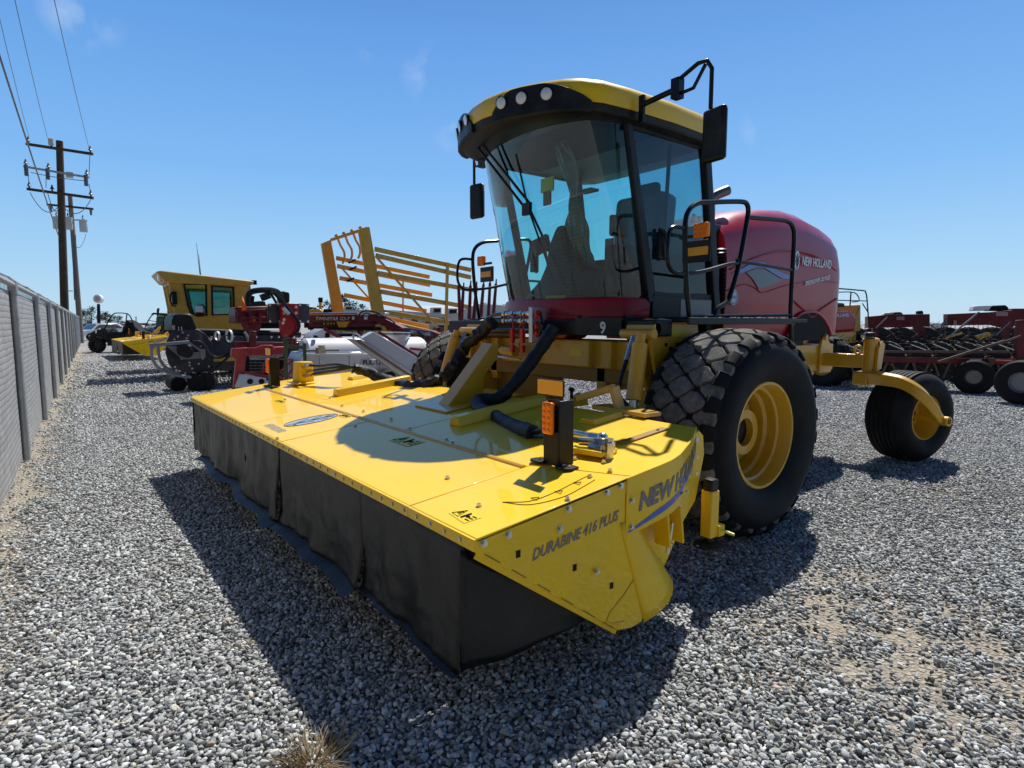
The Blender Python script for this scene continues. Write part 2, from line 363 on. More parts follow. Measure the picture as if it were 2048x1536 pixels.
def gravel_mat():
    m=bpy.data.materials.new('gravel_ground'); m.use_nodes=True; t=m.node_tree; N=t.nodes; L=t.links; p=N['Principled BSDF']
    p.inputs['Roughness'].default_value=.85; p.inputs['Specular IOR Level'].default_value=.3
    g=N.new('ShaderNodeNewGeometry')
    vo=N.new('ShaderNodeTexVoronoi'); vo.inputs['Scale'].default_value=34; L.new(g.outputs['Position'],vo.inputs['Vector'])
    vo.inputs['Randomness'].default_value=1
    ve=N.new('ShaderNodeTexVoronoi'); ve.feature='DISTANCE_TO_EDGE'; ve.inputs['Scale'].default_value=34; L.new(g.outputs['Position'],ve.inputs['Vector'])
    cr=N.new('ShaderNodeValToRGB'); e=cr.color_ramp.elements; e[0].position=0; e[0].color=(.085,.088,.092,1); e[1].position=1; e[1].color=(.62,.62,.60,1)
    for pos,c in((.3,.24),(.6,.37),(.85,.50)): q=e.new(pos); q.color=(c,c*1.0,c*.99,1)
    sp=N.new('ShaderNodeSeparateColor'); L.new(vo.outputs['Color'],sp.inputs[0]); L.new(sp.outputs[0],cr.inputs[0])
    r=N.new('ShaderNodeMapRange'); r.inputs[1].default_value=0; r.inputs[2].default_value=.012; L.new(ve.outputs['Distance'],r.inputs[0])
    mx=N.new('ShaderNodeMix'); mx.data_type='RGBA'; mx.inputs[6].default_value=(.06,.056,.05,1); L.new(r.outputs[0],mx.inputs[0]); L.new(cr.outputs[0],mx.inputs[7])
    # large tone drift
    no=N.new('ShaderNodeTexNoise'); no.inputs['Scale'].default_value=.35; no.inputs['Detail'].default_value=6; L.new(g.outputs['Position'],no.inputs['Vector'])
    rr=N.new('ShaderNodeMapRange'); rr.inputs[1].default_value=.35; rr.inputs[2].default_value=.65; rr.inputs[3].default_value=.82; rr.inputs[4].default_value=1.15; L.new(no.outputs[0],rr.inputs[0])
    ml=N.new('ShaderNodeMix'); ml.data_type='RGBA'; ml.blend_type='MULTIPLY'; ml.inputs[0].default_value=1; L.new(mx.outputs[2],ml.inputs[6]); L.new(rr.outputs[0],ml.inputs[7])
    # sand
    ns=N.new('ShaderNodeTexNoise'); ns.inputs['Scale'].default_value=60; ns.inputs['Detail'].default_value=8; L.new(g.outputs['Position'],ns.inputs['Vector'])
    cs=N.new('ShaderNodeValToRGB'); e=cs.color_ramp.elements; e[0].position=.3; e[0].color=(.27,.23,.17,1); e[1].position=.7; e[1].color=(.54,.48,.38,1); L.new(ns.outputs[0],cs.inputs[0])
    a=N.new('ShaderNodeAttribute'); a.attribute_name='sand'
    ms=N.new('ShaderNodeMix'); ms.data_type='RGBA'; L.new(a.outputs['Fac'],ms.inputs[0]); L.new(ml.outputs[2],ms.inputs[6]); L.new(cs.outputs[0],ms.inputs[7])
    L.new(ms.outputs[2],p.inputs['Base Color'])
    h=N.new('ShaderNodeMath'); h.operation='MINIMUM'; h.inputs[1].default_value=.3; L.new(ve.outputs['Distance'],h.inputs[0])
    h2=N.new('ShaderNodeMath'); h2.operation='MULTIPLY_ADD'; h2.inputs[1].default_value=.4; L.new(ns.outputs[0],h2.inputs[0]); L.new(h.outputs[0],h2.inputs[2])
    b=N.new('ShaderNodeBump'); b.inputs['Strength'].default_value=1; b.inputs['Distance'].default_value=.035; L.new(h2.outputs[0],b.inputs['Height']); L.new(b.outputs[0],p.inputs['Normal'])
    return m
GMAT=gravel_mat(); me.materials.append(GMAT)
for p in me.polygons: p.use_smooth=True
go=bpy.data.objects.new("ground",me); COL.objects.link(go); go['kind']='structure'
def stone_mat():
    m=bpy.data.materials.new('crushed_stone'); m.use_nodes=True; t=m.node_tree; N=t.nodes; L=t.links; p=N['Principled BSDF']
    p.inputs['Roughness'].default_value=.8; p.inputs['Specular IOR Level'].default_value=.35
    a=N.new('ShaderNodeAttribute'); a.attribute_name='tone'
    g=N.new('ShaderNodeNewGeometry'); n=N.new('ShaderNodeTexNoise'); n.inputs['Scale'].default_value=150; n.inputs['Detail'].default_value=6; L.new(g.outputs['Position'],n.inputs['Vector'])
    r=N.new('ShaderNodeMapRange'); r.inputs[1].default_value=.35; r.inputs[2].default_value=.65; r.inputs[3].default_value=.75; r.inputs[4].default_value=1.2; L.new(n.outputs[0],r.inputs[0])
    x=N.new('ShaderNodeMix'); x.data_type='RGBA'; x.blend_type='MULTIPLY'; x.inputs[0].default_value=1; L.new(a.outputs['Color'],x.inputs[6]); L.new(r.outputs[0],x.inputs[7]); L.new(x.outputs[2],p.inputs['Base Color'])
    b=N.new('ShaderNodeBump'); b.inputs['Strength'].default_value=.35; b.inputs['Distance'].default_value=.004; L.new(n.outputs[0],b.inputs['Height']); L.new(b.outputs[0],p.inputs['Normal'])
    return m
rng=np.random.default_rng(5)
def ico(sub):
    b=bmesh.new(); bmesh.ops.create_icosphere(b,subdivisions=sub,radius=1); v=np.array([q.co[:] for q in b.verts]); f=np.array([[x.index for x in q.verts] for q in b.faces]); b.free(); return v,f
def stones(D0,D1,step,rad,sub,nvar=12):
    bv,bf=ico(sub); var=[]
    for k in range(nvar):
        v=bv.copy()
        for c in range(7):   # chop planes -> angular crushed rock
            d=nrm(rng.normal(size=3)); h=rng.uniform(.35,.72); s=v@d; v-=np.maximum(0,s-h)[:,None]*d
        v*=1+rng.normal(size=(len(v),1))*.03; var.append(v)
    ext=D1*1.02; n=int(2*ext/step)
    xs=np.arange(-ext,ext,step); ds=np.arange(D0,D1,step)
    X,Dd=np.meshgrid(xs,ds); X=X+rng.uniform(-.5,.5,X.shape)*step*.95; Dd=Dd+rng.uniform(-.5,.5,X.shape)*step*.95
    k=(np.abs(X)<Dd*.9+.5); X=X[k]; Dd=Dd[k]
    W=FW[None,:]*Dd[:,None]+RT[None,:]*X[:,None]
    dd=(W[:,0]-FA[0])*FN[0]+(W[:,1]-FA[1])*FN[1]
    W=W[dd>-.35]
    keep=[]; 
    for i in range(len(W)):
        s=sand(W[i,0],W[i,1]); keep.append(rng.random()>max(s*.93,min(.97,(math.hypot(W[i,0],W[i,1])-15)/15)))
    W=W[np.array(keep)]; n=len(W)
    r=rad*rng.lognormal(0,.18,n)
    sc=np.stack([r*rng.uniform(.95,1.5,n),r*rng.uniform(.75,1.05,n),r*rng.uniform(.5,.8,n)],1)
    vi=rng.integers(0,nvar,n); B=np.stack(var)[vi]*sc[:,None,:]
    def rot(a,ax):
        c,s=np.cos(a),np.sin(a); M=np.zeros((n,3,3)); M[:,ax,ax]=1; i,j=[(1,2),(2,0),(0,1)][ax]; M[:,i,i]=c;M[:,j,j]=c;M[:,i,j]=-s;M[:,j,i]=s; return M
    M=rot(rng.uniform(0,6.28,n),2)@rot(rng.normal(0,.45,n),0)@rot(rng.normal(0,.45,n),1)
    P=np.einsum('nij,nvj->nvi',M,B)
    P[:,:,0]+=W[:,0:1]; P[:,:,1]+=W[:,1:2]; P[:,:,2]+=(r*.3+rng.uniform(-.003,.008,n))[:,None]
    F=bf[None]+(np.arange(n)*len(bv))[:,None,None]
    t=rng.beta(1.6,1.9,n)*.66+.09; wh=rng.random(n); t=np.where(wh>.975,rng.uniform(.6,.75,n),t)
    c=np.stack([t*rng.uniform(.94,1.02,n),t*rng.uniform(.99,1.02,n),t*rng.uniform(.94,1.03,n),np.ones(n)],1)
    tan=rng.random(n)>.97; c[tan,0]*=1.12; c[tan,2]*=.85
    C_=np.repeat(c,len(bv),0)
    return P.reshape(-1,3),F.reshape(-1,3),C_
parts=[stones(1.5,4.2,.0182,.0122,2,24),stones(4.2,8.5,.0215,.0140,1),stones(8.5,13.5,.034,.0185,1,8),stones(13.5,30,.07,.030,1,8)]
off=0;Vv=[];Ff=[];Cc=[]
for a,b_,c in parts: Vv.append(a);Ff.append(b_+off);Cc.append(c);off+=len(a)
me=bpy.data.meshes.new("gravel"); npmesh(me,np.concatenate(Vv),np.concatenate(Ff),3)
ca=me.attributes.new('tone','FLOAT_COLOR','POINT'); ca.data.foreach_set('color',np.concatenate(Cc).astype('f').ravel())
me.materials.append(stone_mat()); gv=bpy.data.objects.new("gravel",me); COL.objects.link(gv)
tag(gv,'loose grey crushed stone covering the yard','gravel',kind='stuff')
print('stones',sum(len(p[0]) for p in parts))
# dry weeds
DRY=mat('dry_weed',(.30,.22,.11),.8,var=.3); GWD=mat('green_weed',(.10,.16,.04),.7,var=.3)
def weed(px,py,n,h,m,label,dark=None):
    o=pl(px,py,2,0.); t=MB()
    for i in range(n):
        a=random.uniform(0,6.28); r=random.uniform(0,h*.8); L_=random.uniform(.3,1)*h
        p=o+V(math.cos(a)*r*.5,math.sin(a)*r*.5,0); pts=[p]; d=V(math.cos(a)*.8,math.sin(a)*.8,random.uniform(.2,1.1))
        for k in range(3): d=nrm(d+V(random.uniform(-.4,.4),random.uniform(-.4,.4),random.uniform(-.5,.2))); pts.append(pts[-1]+d*L_/3)
        t.tube(pts,[.0022,.002,.0014,.0006],3)
    tag(t.build('weed_tuft',m),label,'weed','weeds in the gravel')
weed(1180,950,0,.1,GWD,'x') if False else None
weed(625,1530,230,.17,DRY,'dry brown weed tuft at the bottom edge beside the mower shadow')
weed(488,1298,26,.07,DRY,'small dry weed at the edge of the mower shadow')
weed(345,880,34,.12,GWD,'small dark weed growing between fence and mower')
weed(1745,945,60,.12,GWD,'low green weeds near the rear caster wheel')
weed(1500,1370,30,.06,DRY,'small dry weed beside a pale leaf on the gravel')
weed(620,1140,22,.05,DRY,'thin dry weed stalks hidden in the gravel') if False else None
# ------------------------------------------------------------------ fence
setxf(1)
FH=1.90
fence=thing('chain_link_fence',FA,'long grey slatted chain link fence topped with barbed wire','fence')
def fmat():
    m=bpy.data.materials.new('slatted_mesh'); m.use_nodes=True; t=m.node_tree; N=t.nodes; L=t.links; p=N['Principled BSDF']; p.inputs['Roughness'].default_value=.6
    tc=N.new('ShaderNodeNewGeometry'); sp=N.new('ShaderNodeSeparateXYZ'); L.new(tc.outputs['Position'],sp.inputs[0])
    n=N.new('ShaderNodeTexNoise'); n.inputs['Scale'].default_value=2.5; n.inputs['Detail'].default_value=3; L.new(tc.outputs['Position'],n.inputs['Vector'])
    ma=N.new('ShaderNodeMath'); ma.operation='MULTIPLY_ADD'; ma.inputs[1].default_value=.035; L.new(n.outputs[0],ma.inputs[0]); L.new(sp.outputs[2],ma.inputs[2])
    k=N.new('ShaderNodeMath'); k.operation='MULTIPLY'; k.inputs[1].default_value=1/.060; L.new(ma.outputs[0],k.inputs[0])
    fr=N.new('ShaderNodeMath'); fr.operation='FRACT'; L.new(k.outputs[0],fr.inputs[0])
    # diamond weave
    def wv(sgn):
        a=N.new('ShaderNodeMath'); a.operation='MULTIPLY_ADD'; a.inputs[1].default_value=sgn; L.new(sp.outputs[0],a.inputs[0]); L.new(sp.outputs[2],a.inputs[2])
        b=N.new('ShaderNodeMath'); b.operation='MULTIPLY'; b.inputs[1].default_value=1/.05; L.new(a.outputs[0],b.inputs[0])
        c=N.new('ShaderNodeMath'); c.operation='FRACT'; L.new(b.outputs[0],c.inputs[0]); d=N.new('ShaderNodeMath'); d.operation='LESS_THAN'; d.inputs[1].default_value=.14; L.new(c.outputs[0],d.inputs[0]); return d.outputs[0]
    mx=N.new('ShaderNodeMath'); mx.operation='MAXIMUM'; L.new(wv(1),mx.inputs[0]); L.new(wv(-1),mx.inputs[1])
    r=N.new('ShaderNodeValToRGB'); e=r.color_ramp.elements; e[0].position=0; e[0].color=(.06,.06,.06,1); e[1].position=.2; e[1].color=(.29,.29,.285,1); q=e.new(.95); q.color=(.42,.42,.41,1); L.new(fr.outputs[0],r.inputs[0])
    n2=N.new('ShaderNodeTexNoise'); n2.inputs['Scale'].default_value=7; n2.inputs['Detail'].default_value=6; L.new(tc.outputs['Position'],n2.inputs['Vector'])
    mr=N.new('ShaderNodeMapRange'); mr.inputs[1].default_value=.3; mr.inputs[2].default_value=.7; mr.inputs[3].default_value=.75; mr.inputs[4].default_value=1.25; L.new(n2.outputs[0],mr.inputs[0])
    ml=N.new('ShaderNodeMix'); ml.data_type='RGBA'; ml.blend_type='MULTIPLY'; ml.inputs[0].default_value=1; L.new(r.outputs[0],ml.inputs[6]); L.new(mr.outputs[0],ml.inputs[7])
    x=N.new('ShaderNodeMix'); x.data_type='RGBA'; x.inputs[7].default_value=(.5,.5,.5,1); f2=N.new('ShaderNodeMath'); f2.operation='MULTIPLY'; f2.inputs[1].default_value=.5; L.new(mx.outputs[0],f2.inputs[0]); L.new(f2.outputs[0],x.inputs[0]); L.new(ml.outputs[2],x.inputs[6]); L.new(x.outputs[2],p.inputs['Base Color'])
    b=N.new('ShaderNodeBump'); b.inputs['Strength'].default_value=.8; b.inputs['Distance'].default_value=.01; L.new(fr.outputs[0],b.inputs['Height']); L.new(b.outputs[0],p.inputs['Normal'])
    return m
FM=fmat(); SP=3.3
t=MB()
def fz(d): return FA+FD*d
for i in range(-3,15):
    a=fz(i*SP); c=fz((i+1)*SP)
    def fn(u,v,a=a,c=c,i=i):
        p=a*(1-u)+c*u; bul=(math.sin(u*math.pi))*.03+.012*noise.noise(Vector((p[0]*2,v*3,i)))
        return p-FN*.035+FN*bul*.6+V(0,0,.03+v*(FH-.1)+.003*math.sin(u*9+i))
    t.grid(fn,10,5)
t.build('slatted_mesh',FM,fence,fix=False)
t=MB()   # open twisted wire along the top of the mesh
for i in range(-3*60,8*60):
    p=fz(i*SP/60.)-FN*.035; s_=1 if i%2 else -1
    t.tube([p+V(0,0,FH-.09),p+FD*s_*.03+V(0,0,FH-.045),p+V(0,0,FH-.0)],.0022,3,caps=False)
t.build('wire_knuckles',GAL,fence)
MB().cyl(fz(-3*SP)+V(0,0,FH),fz(15*SP)+V(0,0,FH),.028,n=12).build('top_rail',GAL,fence)
for i in range(-2,16):
    p=fz(i*SP); b=MB(); b.cyl(p,p+V(0,0,FH-.02),.037,n=12).cyl(p+V(0,0,FH-.10),p+V(0,0,FH+.03),.045,n=12)
    b.tube([p+V(0,0,FH+.02),p+V(0,0,FH+.05)-FN*.05,p+V(0,0,FH+.27)-FN*.30],[.028,.022,.012],6)
    for z in (.3,.75,1.2,1.55): b.lathe([(.041,-.01),(.041,.01)],p+V(0,0,z),(0,0,1),12)
    b.build('post',GAL,fence)
for k,(dz,dn) in enumerate(((.10,.10),(.185,.2),(.265,.29))):
    t=MB(); pts=[fz(d)+V(0,0,FH+dz-.02*math.sin((d/SP%1)*math.pi))-FN*dn for d in np.arange(-2*SP,15*SP,.55)]
    t.tube(pts,.0035,4)
    for d in np.arange(-2*SP,9*SP,.13):
        p=fz(d)+V(0,0,FH+dz-.02*math.sin((d/SP%1)*math.pi))-FN*dn
        t.cyl(p-V(0,0,.018)+FD*.008,p+V(0,0,.018)-FD*.008,.0022,n=3,caps=False).cyl(p-FN*.016,p+FN*.016,.0022,n=3,caps=False)
    t.build('barbed_wire',STL,fence)
# ------------------------------------------------------------------ utility poles
def ins(t,p,s=1):
    t.cuts.append((len(t.v),len(t.f)))
    t.cyl(p,p+V(0,0,.12*s),.05*s,.03*s,8).cyl(p+V(0,0,.12*s),p+V(0,0,.2*s),.11*s,.05*s,8).cyl(p+V(0,0,.2*s),p+V(0,0,.34*s),.06*s,.02*s,8)
D1=32.
def pole(base,top,D,r0,r1,mt,label):
    o=at(base[0],base[1],D); tp=at(top[0],top[1],D); o=V(tp[0]+(o-tp)[0]*(tp[2])/(tp[2]-o[2]),tp[1]+(o-tp)[1]*tp[2]/(tp[2]-o[2]),0)
    T=thing('utility_pole',o,label,'utility pole')
    MB().tube([o,o*.5+tp*.5,tp],[r0,(r0+r1)/2,r1],12).build('pole_shaft',mt,T); return T
T=pole((129,608),(119,282),D1,.2,.155,WOD,'tall dark wooden power pole with four crossarms behind the fence')
arms=[((53,288),(185,308),WOD,.13),((48,333),(178,355),GAL,.10),((55,378),(186,396),WOD,.13)]
for (a,b_,mt,wd) in arms:
    p,q=at(a[0],a[1],D1-.25),at(b_[0],b_[1],D1-.25); MB().beam(p,q,wd,wd).build('crossarm',mt,T)
    t=MB()
    for f in (.03,.38,.97) : ins(t,p*(1-f)+q*f+V(0,0,.05),1.0)
    if mt is GAL:
        for f in(.03,.36,.95): t.cuts.append((len(t.v),len(t.f))); t.cyl(p*(1-f)+q*f+V(0,0,-.45),p*(1-f)+q*f+V(0,0,.1),.09,n=8)
    each(t,'insulator',STL,T)
t=MB()
def sag(p,q,s,n=14): return [p*(1-k/n)+q*k/n-V(0,0,s*4*(k/n)*(1-k/n)) for k in range(n+1)]
P_=lambda x,y,D=D1-.3: at(x,y,D)
for a,b_,s in (((57,350),(57,375),.0),((92,350),(92,376),0),((180,305),(178,350),0),((178,368),(182,390),0),((62,345),(175,362),.05)): t.tube(sag(P_(*a),P_(*b_),s),.018,4)
for a,b_,s in (((60,385),(115,415),.55),((95,385),(118,415),.5),((183,396),(126,413),.55)): t.tube(sag(P_(*a),P_(*b_),s),.02,4)
t.build('jumper_wire',STL,T)
MB().box(P_(139,350),(.5,.3,.2)).build('pole_switch',GAL,T); MB().box(P_(101,283),(.25,.2,.35),ry=.4).build('pole_switch',GAL,T)
D2=44.
T2=pole((157,612),(140,390),D2,.19,.14,WOG,'weathered grey power pole carrying three pale transformers')
p,q=at(94,409,D2-.25),at(186,418,D2-.25); MB().beam(p,q,.12,.14).build('crossarm',WOD,T2)
t=MB(); 
for f in(.08,.95): t.cuts.append((len(t.v),len(t.f))); t.cyl(p*(1-f)+q*f,p*(1-f)+q*f-V(0,0,.45),.1,.06,8)
each(t,'insulator',STL,T2)
for x,y in((114,446),(137,447),(167,452)):
    c=at(x,y,D2-.5); t=MB(); t.lathe([(0,-.42),(.23,-.42),(.25,-.38),(.25,.34),(.27,.36),(.27,.42),(0,.46)],c,(0,0,1),16); tr=t.build('transformer',mat('transformer_grey',(.50,.54,.53),.5),T2)
    t=MB(); ins(t,c+V(0,0,.45),.9); t.build('bushing',STL,tr)
MB().beam(at(120,440,D2-.3),at(165,440,D2-.3),.08,.08).beam(at(145,622-40,D2-.4),at(136,582,D2-.4),.06,.06).build('mounting_bracket',GAL,T2)
t=MB(); t.tube(sag(at(172,468,D2-.5),at(148,490,D2-.2),.5),.018,4)
for x in(146,150,153): t.cyl(at(x-2,470,D2-.25),at(x+3,600,D2-.25),.03,n=5)
t.build('service_cable',STL,T2)
# overhead wires (run on to the next pole behind the viewer)
def wire(a,Da,b_,Db,r,label,s=.3,ext=1.6):
    p,q=at(*a,Da),at(*b_,Db); e=p+(q-p)*ext; m=[p+(e-p)*k/24-V(0,0,s*(k/24)*(1-k/24)*4) for k in range(25)]
    tag(MB().tube(m,r,5).build('overhead_wire',STL),label,'wire','overhead wires from the power pole')
wire((95,275),D1-.3,(33,0),17,.011,'thin overhead wire from the middle of the top crossarm')
wire((179,300),D1-.3,(112,0),17,.011,'thin overhead wire from the right end of the top crossarm')
wire((58,275),D1-.3,(-6,0),17,.010,'thin overhead wire from the left end of the top crossarm')
wire((118,474),D1-.2,(0,98),14,.024,'thick dark cable slanting steeply down to the pole shaft',s=.25)
# ------------------------------------------------------------------ disc mower header
HS=.905; setxf(HS)
HX=-4.69
def hz(y): return .67+.118*(y-1.265)
def hp(px,py,lift=0.):
    r=ray(px,py); t=(.67+lift-.118*1.265-CAM[2])/(r[2]-.118*r[1]); return CAM+r*t
zf=lambda x,y: hz(y)
T=thing('mower_header',(HX,2.1,0.16),'big yellow disc mower header with black curtains in front of the red windrower','mower header')
MOWER=T
def mir(p): return (2*HX-p[0],p[1])
right=[(-1.854,1.265)]
def panel(poly,name='cover_panel',th=.018,lift=0,m=YEL):
    return MB().pz(poly,-th+lift,lift,zf).build(name,m,T,bevel=.004)
g=.004
xs=[-1.854,-2.39,-4.265,-5.19,-6.99,-7.526]
panel([(-1.854,1.265),(-1.854,2.155),(-2.39+g,1.972),(-2.39+g,1.265)])
for a,b_ in((-2.39,-4.265),(-4.265,-5.19),(-5.19,-6.99)): panel([(a-g,1.265),(a-g,1.915),(b_+g,1.915),(b_+g,1.265)],lift=0 if a!=-2.39 else -.001)
panel([(-6.99-g,1.265),(-6.99-g,1.972),(-7.526,2.155),(-7.526,1.265)])
rr=[(-1.854,2.17),(-1.854,2.45),(-1.9,2.62),(-2.0,2.83),(-2.117,3.04)]
panel([(-2.40,1.99),*rr,(-3.75,3.07),(-3.75,1.955),(-2.40,1.955)],lift=-.004)
panel([(-3.757,1.955),(-3.757,3.07),(-5.62,3.07),(-5.62,1.955)],lift=-.004)
panel([(-5.627,1.955),(-5.627,3.07),*[mir(p) for p in rr[::-1]],(-6.98,1.99),(-6.98,1.955)],lift=-.004)
MB().cyl((-2.39,1.935,hz(1.935)-.006),(-6.99,1.935,hz(1.935)-.006),.017,n=10).build('hinge_rod',YE2,T)
# front lip
for a,b_ in((-1.856,-2.388),(-2.392,-4.263),(-4.267,-5.188),(-5.192,-6.988),(-6.992,-7.526)):
    MB().bx(a,b_,1.252,1.270,.67-.052,.667).build('front_lip',YEL,T,bevel=.003)
def bolt(t,p,n,r=.011,h=.008,k=6):
    t.cuts.append((len(t.v),len(t.f))); n=nrm(n); p=V(*p); t.lathe([(0,0.001),(r*1.5,.001),(r*1.5,.003),(r,.003),(r,h),(0,h)],p,n,k*2 if k>6 else 6)
t=MB()
x=-1.95
while x>-7.5:
    bolt(t,(x,1.2515,.643),(0,-1,0),.008,.005); x-=.118
for px,py in((1180,955),(1220,905),(905,886),(820,858),(893,880),(1316,862),(1290,835),(958,1013),(895,957),(1135,1000),(1220,943),(1190,912),(1208,925),(782,838),(727,823),(684,812),(660,796),(606,768),(570,800),(840,758),(1062,800),(590,850),(555,878),(710,852),(1150,918)):
    p=hp(px,py); bolt(t,(p[0],p[1],hz(p[1])),(0,-.1,1),.010,.014)
each(t,'bolt',ZNC,T)
# end plates: flat front part + curved rear panel + rolled foot
def side(mirror=False):
    sx=(lambda x:2*HX-x) if mirror else (lambda x:x)
    X=-1.854; n_=(-1 if mirror else 1)
    def top(y): return hz(y)-.0
    # flat plate with diagonal lower edge
    poly=[(1.262,.664),(2.155,.775),(2.155,.70),(2.118,.70),(2.118,.56),(2.19,.30),(2.27,.045),(2.25,.02),(2.18,.012),(2.08,.032),(1.262,.612)]
    t=MB(); t.prism(poly,(sx(X),0,0),(0,1,0),(0,0,1),(sx(-.012)-sx(0),0,0))
    o1=t.build('end_plate',YEL,T,bevel=.003)
    # folded flange along the diagonal
    MB().beam((sx(X-.012),1.27,.602),(sx(X-.012),2.08,.025),.035,.012,up=(1,0,0)).build('diagonal_flange',YEL,T,bevel=.003)
    # rolled foot: cone-like curve going inwards to the rear
    def fn(u,v):
        a=u*R_(115); R=.05+.10*v
        z=.56-.545*v
        y0=2.08+.19*v
        return (sx(X-R+R*math.cos(a)+.001),y0+(R*2.5)*math.sin(min(a,1.57))+.0,z+ .15*v*(u**1.6))
    t=MB(); t.grid(fn,14,8); t.build('rolled_foot',YEL,T,solid=.008,fix=False)
    # curved lettered panel
    pl_=[(-1.846,2.118),(-1.846,2.40),(-1.852,2.47),(-1.875,2.56),(-1.905,2.63),(-1.95,2.735),(-2.0,2.835),(-2.06,2.945),(-2.117,3.04)]
    L_=[0]; 
    for i in range(1,len(pl_)): L_.append(L_[-1]+math.dist(pl_[i],pl_[i-1]))
    def on(s,z,lift=0):
        s=max(0,min(L_[-1]-1e-6,s)); i=max(k for k in range(len(L_)) if L_[k]<=s); i=min(i,len(pl_)-2); f=(s-L_[i])/(L_[i+1]-L_[i])
        a,b_=pl_[i],pl_[i+1]; d=nrm(V(b_[0]-a[0],b_[1]-a[1],0)); nn=V(d[1],-d[0],0)
        return (sx(a[0]+(b_[0]-a[0])*f+nn[0]*lift),a[1]+(b_[1]-a[1])*f+nn[1]*lift,z)
    zl=lambda s: .485+.135*s+ (.16*max(0,s-.45))      # lower edge of the panel
    zt=lambda s: hz(on(s,0)[1])+.002
    t=MB(); ss=np.linspace(0,L_[-1],30)
    t.loft([[on(s,zl(s)),on(s,zt(s)-.0),on(s,zt(s),-.01),on(s,zl(s),-.01)] for s in ss])
    cp=t.build('curved_end_panel',YEL,T,bevel=.003)
    # rear plate below
    t=MB(); poly=[(2.16,.60),(2.5,.66),(3.04,.86),(3.10,.82),(3.12,.70),(3.02,.44),(2.86,.34),(2.72,.20),(2.6,.10),(2.45,.06),(2.2,.10)]
    xr=lambda y: -1.95-.18*(y-2.2)
    pts=[(sx(xr(y)),y,z) for y,z in poly]; pb=[(sx(xr(y)-.012),y,z) for y,z in poly]; n=len(poly)
    t.add(pts+pb,[tuple(range(n)),tuple(range(n,2*n))[::-1]]+[(i,(i+1)%n,n+(i+1)%n,n+i) for i in range(n)])
    t.build('rear_end_plate',YEL,T,bevel=.003)
    # adjuster bracket
    t=MB(); c=(sx(-1.915),2.47,.44)
    t.box((c[0],c[1],c[2]),(.10,.014,.20),rx=.15).box((c[0],c[1]+.11,c[2]),(.10,.014,.20),rx=.15).box((c[0]-.03*n_,c[1]+.05,c[2]),(.012,.11,.20),rx=.15).box((c[0]-.01,c[1]+.02,c[2]+.13),(.10,.24,.012),rx=.35)
    t.build('adjuster_bracket',YEL,T,bevel=.003)
    t=MB(); t.cyl((c[0]+.02*n_,2.50,.30),(c[0]+.02*n_,2.53,.46),.012,n=8); t.lathe([(0,0),(.022,0),(.022,.02),(0,.02)],(c[0]+.02*n_,2.505,.335),(0,.2,1),6); t.build('adjuster_bolt',ZNC,T)
    # parking stand
    x=sx(-2.07); t=MB(); t.bx(x-.038,x+.038,3.09,3.17,.20,.49); st=t.build('stand_tube',YEL,T,bevel=.006)
    MB().bx(x-.034,x+.034,3.095,3.165,.49,.56).build('stand_cap',BLK,st,bevel=.008)
    MB().bx(x-.04,x+.05,3.16,3.22,.20,.27).build('stand_clip',YEL,st,bevel=.004)
    MB().cyl((x,3.13,.16),(x,3.13,.21),.03,n=12).lathe([(0,0),(.09,0),(.09,.012),(.03,.03),(0,.03)],(x,3.13,.14),(0,0,1),20).build('stand_foot',BLK,st)
    MB().cyl((x+.04,3.19,.24),(x+.12,3.21,.225),.010,n=8).build('stand_pin',mat('yellow_pin',(.85,.85,.1),.4),st)
    t=MB()
    for y,z in((1.30,.645),(1.40,.63) if 0 else (1.42,.652),(1.75,.695),(1.99,.725),(1.70,.615),(2.08,.74)): bolt(t,(sx(X),y,z-.0),(n_,0,0),.012,.012)
    for y,z in((1.92,.37),(2.15,.66),(2.15,.53)): bolt(t,(sx(X)+.010*n_,y,z),(n_,0,0),.010,.012)
    for s,z in((.93,.815),(.97,.70),(.97,.60)):
        p=on(s,z,.002); bolt(t,p,(n_*.85,-.5,0),.012,.012)
    for y,z in((2.8,.45),(2.9,.52),(2.62,.3)): bolt(t,(sx(xr(y)),y,z),(n_,0,0),.009,.01)
    each(t,'bolt',ZNC,T)
    t=MB()
    for y,z in((1.47,.56),(1.79,.42),(2.03,.27)): t.cuts.append((len(t.v),len(t.f))); t.box((sx(X)+.001*n_,y,z),(.003,.022,.03))
    for k in range(6):
        f=.04+k*.165; y=1.27+f*.82; z=.602-f*.60+.022; t.cuts.append((len(t.v),len(t.f))); t.beam((sx(X)+.0006*n_,y,z),(sx(X)+.0006*n_,y+.075,z-.054),.0022,.006,up=(1,0,0))
    each(t,'slot',DKD,T)
    t=MB(); pts=[(2.20,.27),(2.12,.20),(2.02,.14),(2.0,.105),(2.04,.08),(2.12,.065)]
    t.tube([(sx(X)+.001*n_ ,y-.0,z) for y,z in pts if y<2.31],.004,5); t.build('pressed_bead',YE2,T)
    if not mirror:
        u,v=nrm((0,.552,.073)),nrm((0,-.0,1))
        text(T,'lettering','DURABINE 416 PLUS',GDC,(X,1.545,.512),u,V(0,.02,1),.048,width=.53,shear=.25,bold=.018,lift=.002,n=(1,0,0),thick=.001)
        text(T,'lettering','NEW HOLLAND',GDC,(0,0,0),(1,0,0),(0,0,1),.085,width=.82,shear=.2,bold=.045,thick=.001,fn=lambda a,b_:on(.085+a*1.03,.60+.135*(a)+.07*max(0,a-.3)+b_,.0025))
        t=MB(); ss=np.linspace(.01,L_[-1]-.03,30)
        def zc(s): return .505+.17*s+.12*s*s
